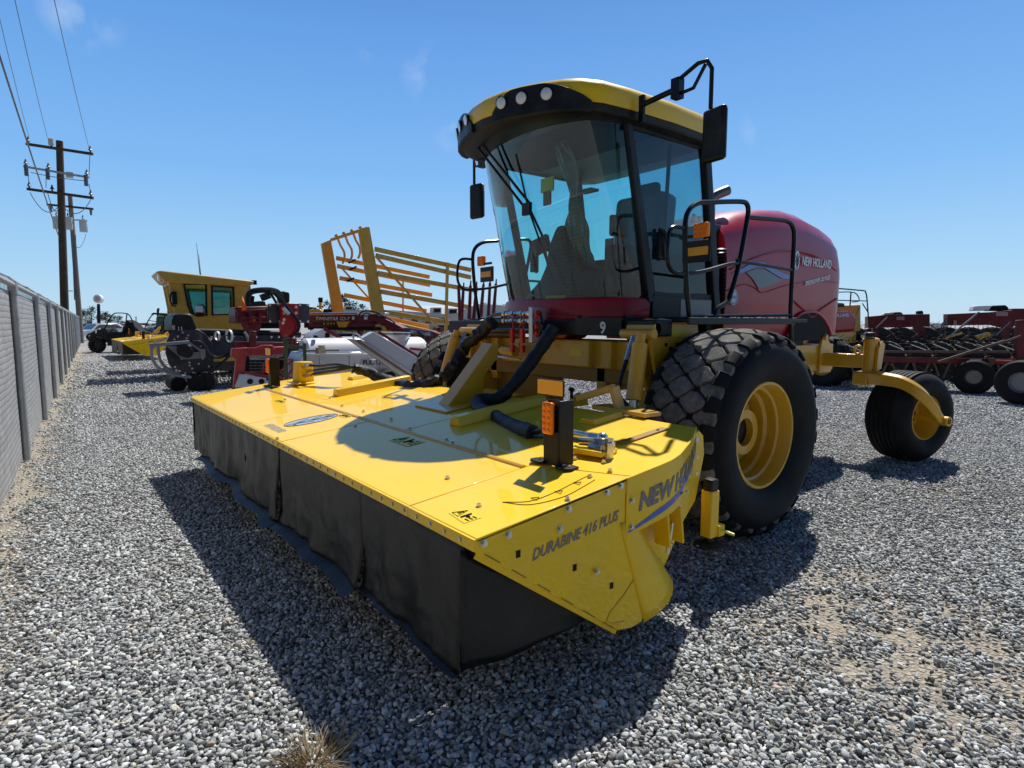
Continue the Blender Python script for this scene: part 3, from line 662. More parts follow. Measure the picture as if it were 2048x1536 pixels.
        t.loft([[on(s,zc(s)-.002,.002),on(s,zc(s)+.03*min(1,s*4+.1),.002),on(s,zc(s)+.03*min(1,s*4+.1),.0005),on(s,zc(s)-.002,.0005)] for s in ss]); t.build('blue_stripe',BLU,T,smooth=False)
side(); side(True)
# curtains
def curtain(x0,x1,z0,z1,seed,y=1.262,flare=.03,hem=.055):
    def fn(u,v):
        x=x0*(1-u)+x1*u; z=z1*(1-v)+z0*v
        n=noise.noise(Vector((x*2.2,z*1.4,seed)))*.065+noise.noise(Vector((x*6,z*2.5,seed+5)))*.03+abs(noise.noise(Vector((x*9+z*6,z*9,seed))))*.022+noise.noise(Vector((x*15,z*14,seed)))*.008
        n+=.012*math.sin(x*9+3*v+seed)*v
        return (x+.01*noise.noise(Vector((z*6,seed,u))),y+n*(v**.7)-flare*v*v,z+.012*noise.noise(Vector((x*4,1,seed)))*v)
    o=MB().grid(fn,max(8,int(abs(x1-x0)/.035)),18).build('curtain',FAB,T,solid=.004,fix=False)
    def fh(u,v):
        p=fn(u,1.); return (p[0],p[1]-hem*v*1.25*(1+.5*noise.noise(Vector((p[0]*1.7,seed,4)))),p[2]+.003-hem*v*.45)
    MB().grid(fh,max(6,int(abs(x1-x0)/.08)),2).build('hem',FAH,o,fix=False,smooth=False)
curtain(-1.93,-2.94,.095,.622,1,flare=.03,hem=.02)
curtain(-2.92,-4.33,.085,.622,2,y=1.266)
curtain(-4.31,-5.25,.085,.622,3,y=1.262)
curtain(-5.22,-6.98,.085,.622,4,y=1.266)
def fcorner(x0,y0,x1,y1,z0a,z0b,za,zb,seed,name='end_curtain'):
    def fn(u,v):
        x=x0*(1-u)+x1*u;y=y0*(1-u)+y1*u; zt=za*(1-u)+zb*u; zb_=z0a*(1-u)+z0b*u; z=zt*(1-v)+zb_*v
        n=noise.noise(Vector((y*5+x*5,z*4,seed)))*.035
        return (x+n*v*(abs(y1-y0)>abs(x1-x0)),y+n*v*(abs(y1-y0)<=abs(x1-x0)),z)
    MB().grid(fn,20,12).build(name,FAB,T,solid=.004,fix=False)
fcorner(-1.93,1.24,-1.885,2.10,.095,.11,.61,.05,6)
fcorner(-7.0,1.262,-7.42,1.262,.10,.09,.622,.622,7)
fcorner(-7.44,1.255,-7.53,1.30,.14,.12,.622,.622,8)
fcorner(-7.49,1.26,-7.49,2.05,.06,.10,.61,.07,9)
# cutter body under the covers
MB().bx(-2.0,-7.38,1.5,2.6,.10,.22).build('cutter_bar',YE2,T,bevel=.02)
MB().bx(-2.1,-7.28,2.55,2.95,.35,.70).build('main_frame_tube',YE2,T,bevel=.02)
MB().bx(-2.35,-7.03,3.02,3.05,.35,.80).build('rear_shield',YE2,T,bevel=.004)
# stiffening ribs
for x in(-5.70,-3.52):
    t=MB(); t.loft([[(x-.075,y,hz(y)-.004),(x-.045,y,hz(y)+.065),(x+.045,y,hz(y)+.065),(x+.075,y,hz(y)-.004)] for y in(2.22,3.03)]); t.build('stiffening_rib',YEL,T,bevel=.01)
for x in(-2.75,-6.6):
    t=MB(); t.loft([[(x-.08,y,hz(y)-.004),(x-.05,y,hz(y)+.03),(x+.05,y,hz(y)+.03),(x+.08,y,hz(y)-.004)] for y in(2.75,3.03)]); t.build('stiffening_rib',YEL,T,bevel=.006)
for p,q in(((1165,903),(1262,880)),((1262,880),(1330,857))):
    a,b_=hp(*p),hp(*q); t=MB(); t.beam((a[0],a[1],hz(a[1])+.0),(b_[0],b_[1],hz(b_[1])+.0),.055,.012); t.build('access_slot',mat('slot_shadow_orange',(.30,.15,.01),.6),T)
# centre lift arm
def prism2(name,poly,x0,x1,mt,par=None,bev=.006):
    return MB().prism(poly,(x0,0,0),(0,1,0),(0,0,1),(x1-x0,0,0)).build(name,mt,par or T,bevel=bev)
prism2('lift_arm_gusset',[(2.52,hz(2.52)),(2.98,1.325),(3.04,1.31),(3.03,1.20),(2.88,1.05),(2.88,hz(2.9)),(2.7,hz(2.7))],-4.26,-4.10,YE2)
t=MB(); t.box((-4.18,2.78,hz(2.78)+.004),(.5,.75,.014),rx=.118); t.build('arm_base_plate',YE2,T,bevel=.003)
t=MB(); t.bx(-2.9,-6.4,3.08,3.18,.72,.80).build('rear_torque_tube',YE2,T,bevel=.01)
# latch lever
c=hp(1150,800)
prism2('latch_plate',[(2.98,.885),(3.02,.95),(3.09,.985),(3.16,.96),(3.18,.885)],-3.20,-3.16,YE2)
MB().beam((-3.12,3.02,.95),(-2.83,3.10,1.055),.05,.05).beam((-2.84,3.10,1.06),(-2.80,3.12,.90),.03,.09,up=(0,1,0)).build('latch_lever',YE2,T,bevel=.008)
MB().cyl((-3.16,3.0,.95),(-3.16,3.0,1.0),.012,n=8).ball((-3.16,3.0,1.015),.024,sz=.8).build('latch_knob',BLK,T)
MB().box((-2.75,3.12,.90),(.5,.16,.03),rz=-.05).build('latch_guard',YE2,T,bevel=.004)
# marker lamp brackets
def marker(x,y,mirror=1):
    z=hz(y)
    a=MB()
    for dx in(-.085,.11): a.pz([(x+dx-.055,y-.03),(x+dx-.03,y-.055),(x+dx+.035,y-.055),(x+dx+.06,y-.02),(x+dx+.05,y+.04),(x+dx-.045,y+.04)],z+.002,z+.014)
    a.box((x+.005,y-.01,z+.09),(.115,.012,.18)).box((x+.066,y+.035,z+.17),(.010,.10,.34)).box((x-.045,y+.035,z+.17),(.008,.09,.32)).box((x+.01,y+.012,z+.24),(.115,.008,.20))
    a.box((x+.0,y-.012,z+.405),(.20,.010,.084),rz=.0)
    b=a.build('marker_lamp_bracket',BLK,T,bevel=.003)
    t=MB(); t.box((x-.008,y-.022,z+.245),(.078,.030,.168)); l=t.build('amber_lamp',AMB,b,bevel=.012,seg=3)
    t=MB()
    for i in range(2):
        for j in range(5): t.ball((x-.026+i*.036,y-.038,z+.182+j*.031),.013,8,5,sy=.4)
    t.build('lamp_diodes',AMB,b)
    MB().box((x,y-.019,z+.405),(.192,.004,.074)).build('reflective_plate',RFL,b)
    t=MB()
    for dx in(-.085,.105,.14): bolt(t,(x+dx,y-.01,z+.014),(0,0,1),.009,.010)
    each(t,'bolt',ZNC,b)
marker(-2.30,2.05); marker(-7.17,2.03)
# left hydraulic motor block
c=V(-7.0,2.35,hz(2.35))
MB().box(c+V(0,0,.13),(.19,.18,.24),tap=.88,rz=.15).box(c+V(0,0,.01),(.34,.28,.02)).build('motor_block',YEL,T,bevel=.012)
t=MB()
for dz,dy in((.19,-.03),(.13,.02),(.08,-.02)):
    t.cyl(c+V(.08,dy,dz),c+V(.16,dy+.01,dz+.02),.022,n=8).cyl(c+V(.16,dy+.01,dz+.02),c+V(.26,dy+.02,dz+.03),.016,n=8)
t.build('hose_fitting',ZNC,T)
# right hydraulic elbows
f0=hp(1170,905,.06); 
def fit(px,py,lift): return hp(px,py,lift)
t=MB()
A=fit(1218,888,.07);B=fit(1192,884,.07);Cc_=fit(1160,882,.07)
t.cyl(Cc_,B,.024,n=12).cyl(B,A,.027,n=6).lathe([(0,0),(.034,0),(.034,.055),(.026,.06),(.026,.075),(0,.075)],A+V(0,0,-.045),(0,0,1),6).cyl(A+V(0,0,-.09),A+V(0,0,-.04),.026,n=12)
A2=fit(1205,876,.075);B2=fit(1180,872,.075);C2=fit(1148,866,.075)
t.cyl(C2,B2,.020,n=12).cyl(B2,A2,.024,n=6).ball(A2,.032)
t.cyl(fit(1180,892,.05),fit(1205,897,.05),.02,n=6)
t.build('hose_elbow_fitting',ZNC,T)
MB().box(fit(1185,900,.02),(.22,.16,.03),rz=.2).build('fitting_block',YEL,T,bevel=.006)
def spl(P,n=8):
    P=[V(*p) for p in P]; out=[]; Q=[P[0]*2-P[1]]+P+[P[-1]*2-P[-2]]
    for i in range(1,len(Q)-2):
        a,b_,c,d=Q[i-1:i+3]
        for k in range(n):
            t_=k/n; out.append(.5*((2*b_)+(c-a)*t_+(2*a-5*b_+4*c-d)*t_*t_+(3*b_-a-3*c+d)*t_**3))
    out.append(P[-1]); return out
def sleeve(P,r,name,par,seed,mt=SLV,wr=.22):
    pts=spl(P,9); n=14; t=MB(); rs=[r*(1+wr*.8*noise.noise(Vector((i*.45,seed,0)))) for i in range(len(pts))]
    t.tube(pts,rs,n)
    t.v=[v+V(noise.noise(Vector(v*14)),noise.noise(Vector(v*14+V(9,0,0))),noise.noise(Vector(v*14+V(0,9,0))))*r*wr for v in t.v]
    return t.build(name,mt,par)
def hq(px,py,y): return pl(px,py,1,y)
sleeve([hq(1108,655,3.30),hq(1085,690,3.2),hq(1050,740,3.05),hq(1012,785,2.9),hq(985,800,2.8),hq(960,800,2.72),hq(956,812,2.62),hq(985,832,2.55),hq(1030,855,2.42),hq(1065,866,2.33)],.054,'hose_sleeve',T,3)
for k,(a,b_) in enumerate((((1065,862),(1148,866)),((1065,872),(1160,882)))):
    p=hq(*a,2.33); q=(C2,Cc_)[k]; MB().tube(spl([p,p*.5+q*.5+V(0,0,.01),q]),.015,8).build('hydraulic_hose',HOS,T)
sleeve([hq(988,644,3.45),hq(958,668,3.4),hq(932,692,3.35),hq(912,722,3.25),hq(892,748,3.15),hq(860,768,3.0),hq(820,774,2.9),hq(775,762,2.85),hq(735,744,2.75),hq(706,735,2.62)],.058,'hose_sleeve',T,5,wr=.45)
for k,(dz,dy) in enumerate(((.20,-.02),(.14,.02),(.10,0.))):
    q=c+V(.26,dy+.02,dz+.02); p=hq(706,735,2.62)
    MB().tube(spl([p,hq(672,729+6*k,2.5),hq(640,732+7*k,2.42),q]),.014,8).build('hydraulic_hose',HOS,T)
# oval leaf emblem and small lettering on the centre panel, warning signs
def topd(o,u,v,a,b_,l=.002):
    p=V(*o)+V(*u)*a+V(*v)*b_; return (p[0],p[1],hz(p[1])+l)
cx,cy=-4.77,1.655; t=MB(); t.add([(cx+.125*math.cos(a),cy+.215*math.sin(a),hz(cy+.215*math.sin(a))+.0015) for a in np.linspace(0,2*math.pi,40)[:-1]],[tuple(range(39))]); em=t.build('leaf_emblem',SDC,T,fix=False,smooth=False)
t=MB(); E_=lambda a,b_:(cx+a,cy+b_,hz(cy+b_)+.003)
for a,b_ in(((0,-.2),(0,.2)),((0,-.14),(.07,.0)),((0,-.14),(-.07,.0)),((0,-.02),(.07,.11)),((0,-.02),(-.07,.11)),((0,.09),(.04,.17)),((0,.09),(-.04,.17))): t.beam(E_(*a),E_(*b_),.007,.002)
t.build('emblem_veins',mat('dark_slate_line',(.10,.12,.15),.4),em)
t=MB(); t.tube([E_(.125*math.cos(a),.215*math.sin(a)) for a in np.linspace(0,2*math.pi,40)[:-1]],.002,4,closed=True); t.build('emblem_rim',DKD,em)
text(T,'lettering','NEW HOLLAND',SDC,(0,0,0),(1,0,0),(0,0,1),.07,width=.40,bold=.0,thick=.001,fn=lambda a,b_:(-4.97+a,1.335+b_,hz(1.335+b_)+.002))
WYE=mat('warning_sticker_yellow',(.85,.62,.02),.35)
def sticker(px,py,w_,h_,rot=0):
    o=hp(px,py); c,s=math.cos(rot),math.sin(rot); f=lambda a,b_,l=.002:(o[0]+a*c-b_*s,o[1]+a*s+b_*c,hz(o[1]+a*s+b_*c)+l)
    st=MB().add([f(-w_/2,-h_/2),f(w_/2,-h_/2),f(w_/2,h_/2),f(-w_/2,h_/2)],[(0,1,2,3)]).build('warning_sticker',WYE,T,fix=False,smooth=False)
    t=MB(); r=.003
    tri=[f(-w_*.42,-h_*.36,.003),f(-w_*.04,-h_*.36,.003),f(-w_*.23,h_*.36,.003)]; t.tube(tri,r*.7,4,closed=True)
    for a in(-.02,.02): t.cyl(f(-w_*.23+a*.4,-h_*.2,.003),f(-w_*.23-a*.2,h_*.15,.003),r*.7,n=4)
    t.cyl(f(w_*.08,-h_*.3,.003),f(w_*.08,h_*.3,.003),r*1.8,n=4)
    t.tube([f(w_*(.14+.025*k),h_*.08*(-1)**k,.003) for k in range(5)],r,4)
    for k in range(3): t.cyl(f(w_*.28,-h_*.25+k*h_*.22,.003),f(w_*.45,-h_*.2+k*h_*.22,.003),r,n=4)
    t.build('sticker_symbols',DKD,st)
sticker(930,1031,.15,.085,-.12); sticker(814,882,.26,.13,0); sticker(690,832,.16,.07,0); sticker(560,803,.2,.06,0)
# curved arrow decal on the end cover
t=MB(); ctr=V(-2.28,2.25,0)
arc=[(1.3+ k*.055) for k in range(0)]
P0=[hp(1005,1005),hp(1060,1003),hp(1110,985),hp(1150,965),hp(1180,950)]; P1=[hp(1005,1005),hp(1060,1010),hp(1125,995),hp(1165,975),hp(1190,960)]
for P in(P0,P1):
    P=[V(p[0],p[1],hz(p[1])+.002) for p in P]; t.tube(spl(P,5),.0016,4)
t.build('arc_decal_outline',DKD,T)
P=[hp(x,y) for x,y in((1040,1004),(1095,995),(1135,978),(1170,960))]
for k in range(3):
    a,b_=P[k],P[k+1]
    m_=(a+b_)/2; MB().tube([(m_[0]-.02,m_[1],hz(m_[1])+.003),(m_[0]+.02,m_[1],hz(m_[1])+.003),(m_[0],m_[1]+.03,hz(m_[1]+.03)+.003)],.002,4,closed=True).build('arc_symbol',DKD,T)
setxf(1)
# ------------------------------------------------------------------ windrower (self propelled tractor)
TS=1.0; setxf(TS)
CX=-4.05
T=thing('windrower',(CX,5.4,0),'large red and yellow self-propelled windrower with tall glass cab facing the mower header','windrower')
WR=T
# --- drive wheels
def tyre_big(cx,cy,r,wd,side,par,name='drive_wheel'):
    w_=MB().lathe([(.10,-.06),(.10,.10),(.16,.10)],(cx,cy,r),(side,0,0),24).build(name,YE2,par)   # hub carrier is the wheel part
    h=wd/2
    prof=[(.36,h-.055),(.40,h-.01),(.47,h+.02),(.56,h+.035),(.62,h+.02),(.665,h-.03),(.70,h-.10),(.712,h-.2),(.712,-h+.2),(.70,-h+.10),(.665,-h+.03),(.62,-h-.02),(.56,-h-.035),(.47,-h-.02),(.40,-h+.01),(.36,-h+.055)]
    sc=r/.74; prof=[(a*sc,b_) for a,b_ in prof]
    t=MB(); t.lathe(prof,(cx,cy,r),(side,0,0),72)
    t.build('tyre',RUB,w_)
    # diamond pattern lugs
    t=MB(); n=24
    def pr(s): # radius at lateral offset s
        a=abs(s); return (.712 if a<h-.2 else .712-.012*((a-(h-.2))/.1) if a<h-.1 else .70-.035*((a-(h-.1))/.07))*sc
    d_=.118; Lr=math.pi/n
    for k in range(n):
        for row in range(-2,3):
            sc_=row*d_; a0=2*math.pi*(k+.5*(row%2))/n; q=[]
            for top in(0,1):
                f=.90 if not top else .78
                for ss,aa in((-.22,-.92),(.22,-.92),(.92,-.16),(.92,.16),(.22,.92),(-.22,.92),(-.92,.16),(-.92,-.16)):
                    s_=sc_+ss*d_*f; s_=max(-h+.01,min(h-.01,s_)); an=a0+aa*Lr*f; R_r=pr(s_)-.01+(.038 if top else 0)*(1 if abs(s_)<h-.1 else .85)
                    q.append((cx+side*s_,cy+R_r*math.cos(an),r+R_r*math.sin(an)))
            t.add(q,[tuple(range(8))[::-1],tuple(range(8,16))]+[(i,(i+1)%8,8+(i+1)%8,8+i) for i in range(8)])
    t.m(1)
    for sg in(1,-1):
        for k in range(n):
            a0=2*math.pi*(k+.5)/n; q=[]
            for (R0,s,wa) in ((.722,h-.06,.30),(.700,h-.012,.28),(.668,h+.008,.25)):
                for e in(-1,1):
                    for dd in(0,-.03):
                        an=a0+e*wa*2*math.pi/n; q.append((cx+side*sg*(s+dd),cy+(R0+dd*.5)*sc*math.cos(an),r+(R0+dd*.5)*sc*math.sin(an)))
            t.loft([[q[0],q[1],q[3],q[2]],[q[4],q[5],q[7],q[6]],[q[8],q[9],q[11],q[10]]])
    t.build('tread_lugs',[TRD,RUB],w_,bevel=.005,seg=1)
    rp=[(.385,h-.045),(.372,h-.03),(.355,h-.03),(.345,h-.06),(.335,h-.12),(.318,h-.13),(.318,h-.20),(.30,h-.22),(.30,h-.32),(.285,h-.34),(.285,-h+.08),(.34,-h+.05),(.36,-h+.03)]
    rp=[(a*sc,b_) for a,b_ in rp]
    t=MB(); t.lathe(rp,(cx,cy,r),(side,0,0),64); t.lathe([(.285*sc,-.02),(.20,-.04),(.12,-.02),(0,-.02)],(cx,cy,r),(side,0,0),40)
    rim=t.build('rim',YE2,w_)
    t=MB(); t.lathe([(.17,-.03),(.17,.0),(.12,.03),(.10,.05),(0,.05)],(cx,cy,r),(side,0,0),32)
    for k in range(10):
        a=2*math.pi*k/10; t.cyl((cx-side*.03,cy+.145*math.cos(a),r+.145*math.sin(a)),(cx+side*.025,cy+.145*math.cos(a),r+.145*math.sin(a)),.013,n=6)
    t.build('wheel_hub',BLK,w_)
    return w_
tyre_big(-2.39,3.86,.73,.57,1,T); tyre_big(-5.71,3.86,.73,.57,-1,T)
# --- front axle beam, lift arms and cylinders
t=MB(); t.bx(-5.2,-2.92,3.42,3.44,1.14,1.36).bx(-5.2,-2.92,3.44,3.74,1.15,1.17).bx(-5.2,-2.92,3.72,3.74,1.17,1.36)
for x in(-5.0,-4.75,-4.55,-3.35,-3.12): t.bx(x-.012,x+.012,3.35,3.44,1.15,1.36)
t.build('front_axle_beam',YE2,T,bevel=.01)
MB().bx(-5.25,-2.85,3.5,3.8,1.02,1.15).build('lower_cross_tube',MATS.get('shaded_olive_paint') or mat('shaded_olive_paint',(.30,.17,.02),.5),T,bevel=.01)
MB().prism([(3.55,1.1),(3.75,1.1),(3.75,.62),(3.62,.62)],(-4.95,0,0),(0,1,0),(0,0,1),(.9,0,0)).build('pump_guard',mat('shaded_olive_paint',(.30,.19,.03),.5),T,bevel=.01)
stk=MB().add([(-3.62,3.418,1.23),(-3.49,3.418,1.23),(-3.49,3.418,1.29),(-3.62,3.418,1.29)],[(0,1,2,3)]).build('warning_sticker',WYE,T,fix=False)
for sx in(1,-1):
    X=lambda x: CX+sx*(x-CX)+(.36 if sx<0 else 0)
    prism2('lift_bracket',[(3.36,1.40),(3.40,1.50),(3.48,1.53),(3.92,1.50),(3.94,1.34),(3.74,1.14),(3.60,.96),(3.52,.98),(3.44,1.14)],X(-2.78),X(-2.75),YE2)
    prism2('lift_bracket',[(3.36,1.40),(3.40,1.50),(3.48,1.53),(3.92,1.50),(3.94,1.34),(3.74,1.14),(3.60,.96),(3.52,.98),(3.44,1.14)],X(-2.90),X(-2.87),YE2)
    MB().cyl((X(-2.70),3.38,1.455),(X(-2.95),3.38,1.455),.042,n=16).cyl((X(-2.66),3.30,1.42),(X(-2.95),3.30,1.42),.035,n=14).build('lift_pin',YE2,T)
    p,q=V(X(-2.71),3.22,1.42),V(X(-2.66),3.10,.98)
    MB().cyl(p,p*.8+q*.2,.035,n=12).cyl(p*.85+q*.15,q,.055,n=20).build('lift_cylinder',YE2,T)
    MB().cyl(q,V(X(-2.64),3.05,.62),.03,n=12).build('cylinder_rod',ZNC,T)
    t=MB(); t.cyl((X(-2.80),3.25,1.40),(X(-2.80),3.18,1.24),.02,n=8); t.build('hose_fitting',ZNC,T)
    MB().tube(spl([(X(-2.80),3.18,1.24),(X(-2.80),3.12,1.1),(X(-2.79),3.10,1.0),(X(-2.70),3.10,.93)]),.016,8).build('hydraulic_hose',HOS,T)
    prism2('lower_link',[(3.42,1.0),(3.62,1.0),(3.5,.35),(3.3,.35)],X(-2.88),X(-2.80),YE2)
t=MB()
for y,z in((3.56,1.20),(3.66,1.20)): bolt(t,(-2.748,y,z),(1,0,0),.016,.014)
each(t,'bolt',ZNC,T)
MB().box((-2.747,3.60,1.29),(.004,.04,.07)).box((-2.747,3.54,1.34),(.004,.025,.025)).box((-2.747,3.67,1.34),(.004,.025,.025)).build('bracket_holes',DKD,T)
o=MB().add([(-2.747,3.60,1.40),(-2.747,3.80,1.395),(-2.747,3.80,1.465),(-2.747,3.60,1.47)],[(0,1,2,3)]).build('warning_sticker',WYE,T,fix=False)
# frame and deck
MB().bx(CX-1.35,CX+1.35,3.35,3.55,1.40,1.52).build('front_deck_beam',BLK,T,bevel=.012)
MB().bx(-4.85,-4.75,3.5,7.4,.95,1.25).build('frame_rail',YE2,T,bevel=.01); MB().bx(-3.4,-3.3,3.5,7.4,.95,1.25).build('frame_rail',YE2,T,bevel=.01)
MB().box((-3.22,3.33,1.47),(.48,.02,.13)).build('number_plate_panel',BLK,T)
text(T,'lettering','9',LDC,(-3.19,3.318,1.42),(1,0,0),(0,0,1),.085,bold=.03,lift=.002)
for sx in(1,-1):
    X=lambda x: CX+sx*(x-CX)
    t=MB(); t.bx(X(-2.62),X(-3.28),3.60,5.35,1.50,1.53)
    for k in range(9): t.bx(X(-2.63),X(-3.26),3.66+k*.19,3.69+k*.19,1.53,1.54)
    t.build('side_platform',BLK,T,bevel=.004)
    MB().bx(X(-2.60),X(-2.62),3.60,5.05,1.485,1.535).build('platform_edge',BLK,T,bevel=.004)
    # fender
    # ladder
# --- handrails, lamps
def handrail(sx):
    X=lambda x: CX+sx*(x-CX); x=X(-2.70)
    t=MB()
    A=[(x,3.75,1.50),(x,3.70,1.75),(x,3.67,2.0),(x,3.66,2.2),(x,3.70,2.30),(x,3.80,2.36),(x,3.95,2.385),(x,4.2,2.42),(x,4.38,2.44),(x,4.44,2.43),(x,4.465,2.38),(x,4.44,2.25),(x,4.36,1.95),(x,4.27,1.74),(x,4.22,1.66),(x,4.08,1.60),(x,4.04,1.50)]
    t.tube(spl(A,4),.019,10)
    t.tube(spl([(x,4.45,2.33),(x,4.7,2.345),(x,4.95,2.36),(x,5.08,2.36),(x,5.16,2.33),(x,5.20,2.25),(x,5.20,2.0),(x,5.2,1.6),(x,5.24,1.3)],4),.019,10)
    t.tube(spl([(x,5.20,1.955),(x,4.6,1.975),(x,4.37,1.98),(x,4.33,2.0)],3),.014,8)
    # outward loop
    y0=3.66
    t.tube(spl([(x,y0,2.17),(x-.0,3.55,2.17),(x,3.49,2.14),(x,3.465,2.05),(x,3.47,1.93),(x,3.53,1.86),(x,3.65,1.85),(x,3.9,1.88),(x,4.2,1.945),(x,4.38,1.97)],4),.014,8)
    t.tube([(x,3.74,1.545),(x,5.2,1.565)],.013,8)
    h=t.build('handrail',BLG,T)
    a=MB(); a.box((x,3.74,2.13),(.014,.14,.02)).box((x-.006*sx,3.86,2.04),(.02,.28,.19)); 
    # plate faces forward
    pl_=MB(); pl_.box((X(-2.70)-.02*sx,3.83,2.02),(.24,.012,.16)).box((X(-2.74),3.80,2.13),(.22,.014,.025)); pb=pl_.build('lamp_bracket',BLK,T,bevel=.003)
    MB().box((X(-2.66),3.80,2.165),(.125,.04,.105)).build('amber_lamp',AMB,pb,bevel=.014,seg=3)
    t=MB()
    for i in range(3):
        for j in range(3): t.ball((X(-2.66)-.036+i*.036,3.778,2.13+j*.034),.012,8,5,sy=.4)
    t.build('lamp_diodes',AMB,pb)
    MB().box((X(-2.70)-.01*sx,3.82,2.02),(.19,.006,.06)).build('reflective_plate',RFL,pb)
handrail(1); handrail(-1)
# --- cab
zb,zt=1.69,3.08
def wsx(v):   # plan of the windshield as function of x' at height fraction v
    b=[(-.78,3.96),(-.74,3.76),(-.66,3.62),(-.5,3.52),(-.3,3.47),(0,3.45)]
    tp=[(-.80,3.62),(-.76,3.46),(-.68,3.33),(-.5,3.23),(-.3,3.18),(0,3.16)]
    out=[]
    for (a,c),(d,e) in zip(b,tp): out.append((a*(1-v)+d*v,c*(1-v)+e*v))
    full=out+[(-a,c) for a,c in out[-2::-1]]
    z=zb+(zt-zb)*v
    S=spl([(CX+a,c,z) for a,c in full],5)
    return S
t=MB(); t.loft([wsx(v) for v in np.linspace(0,1,9)],caps=False,closed=False); ws=t.build('windshield',GLS,T,fix=False,merge=True)
ws.data.shade_smooth() if hasattr(ws.data,'shade_smooth') else None
def cabP(x_,yb,yt,v): # point on side: interpolates bottom/top
    return V(CX+x_,yb*(1-v)+yt*v,zb+(zt-zb)*v)
for sx in(1,-1):
    # A pillar, rear pillar
    MB().beam(cabP(.79*sx,3.965,3.965,-.02),cabP(.80*sx,3.62,3.62,1.05),.05,.075,up=(0,1,0)).build('a_pillar',BLK,T,bevel=.012)
    MB().beam(cabP(.80*sx,4.90,4.90,-.15),cabP(.80*sx,4.64,4.64,1.0),.07,.10,up=(0,1,0)).build('rear_pillar',BLK,T,bevel=.015)
    # door: frame + glass
    dx=.795*sx
    dp=[(4.00,zb+.04),(4.84,zb+.04),(4.62,3.02),(3.67,3.02)]
    t=MB()
    d=t.add([(CX+dx,y,z) for y,z in dp],[(0,1,2,3)]).build('door',GLD if sx>0 else GLS,T,fix=False)
    t=MB(); q=[(CX+dx+.004*sx,y,z) for y,z in dp]; 
    for i in range(4): t.beam(q[i],q[(i+1)%4],.028,.05)
    t.build('door_frame',BLK,d,bevel=.006)
    MB().tube(spl([(CX+dx+.02*sx,4.03,2.26),(CX+dx+.06*sx,4.07,2.22),(CX+dx+.06*sx,4.10,2.08),(CX+dx+.02*sx,4.10,2.02)],4),.018,8).box((CX+dx+.02*sx,4.07,2.13),(.04,.09,.22)).build('door_handle',BLK,d,bevel=.01)
    MB().bx(CX+dx-.01*sx,CX+dx+.02*sx,3.98,4.92,1.50,zb+.04).build('lower_door_panel',BLK,T,bevel=.01)
    MB().bx(CX+dx+.021*sx,CX+dx+.024*sx,4.35,4.80,1.53,1.70).build('lower_door_trim',GDC,T,bevel=.002)
MB().bx(CX-.80,CX+.80,4.88,4.94,1.50,2.02).build('rear_cab_wall',BLK,T,bevel=.01)
MB().add([(CX-.76,4.90,2.02),(CX+.76,4.90,2.02),(CX+.76,4.66,3.0),(CX-.76,4.66,3.0)],[(0,1,2,3)]).build('rear_window',GLS,T,fix=False)
MB().bx(CX-.78,CX+.78,3.7,4.9,1.50,1.56).build('cab_floor',BLK,T)
# head liner
MB().bx(CX-.74,CX+.74,3.3,4.6,3.02,3.06).build('headliner',SEA,T)
# roof
def roofplan(k,inset=0.):
    h=[(0,2.84),(.2,2.86),(.4,2.92),(.55,2.99),(.68,3.07),(.78,3.17),(.85,3.33),(.88,3.6),(.89,4.1),(.89,4.62),(.86,4.82),(.75,4.90),(0,4.92)]
    r=[(CX+a*(1-inset),3.9+(b_-3.9)*(1-inset*1.0)) for a,b_ in h]; l=[(2*CX-x,y) for x,y in r[1:-1]][::-1]
    return r+l
def ring(z,ins,zf_=None): return [(x,y,z+(zf_(x,y) if zf_ else 0)) for x,y in roofplan(0,ins)]
slope=lambda x,y: -.035*max(0,y-4.2)+.02*max(0,3.2-y)
t=MB(); t.loft([ring(3.02,.16,slope),ring(3.022,.05,slope),ring(3.045,.010,slope),ring(3.097,0,slope)]); t.build('roof_underside',BLK,T,bevel=.01)
t=MB(); t.loft([ring(3.096,-.004,slope),ring(3.17,0.,slope),ring(3.23,.015,slope),ring(3.27,.05,slope),ring(3.31,.14,slope),ring(3.35,.32,slope),ring(3.375,.6,slope),ring(3.38,.9,slope)]); rf=t.build('roof',YEL,T); 
def edge(s,side=1,off=.012):
    h=[(CX+side*a,b_) for a,b_ in [(0,2.84),(.2,2.86),(.4,2.92),(.55,2.99),(.68,3.07),(.78,3.17),(.85,3.33),(.88,3.6)]]
    L_=[0]
    for i in range(1,len(h)): L_.append(L_[-1]+math.dist(h[i],h[i-1]))
    s=max(0,min(L_[-1]-1e-5,s)); i=max(k for k in range(len(L_)) if L_[k]<=s); f=(s-L_[i])/(L_[i+1]-L_[i]); d=nrm(V(h[i+1][0]-h[i][0],h[i+1][1]-h[i][1],0)); nn=V(d[1],-d[0],0)*side
    return V(h[i][0]*(1-f)+h[i+1][0]*f,h[i][1]*(1-f)+h[i+1][1]*f,0)+nn*off,nn,d
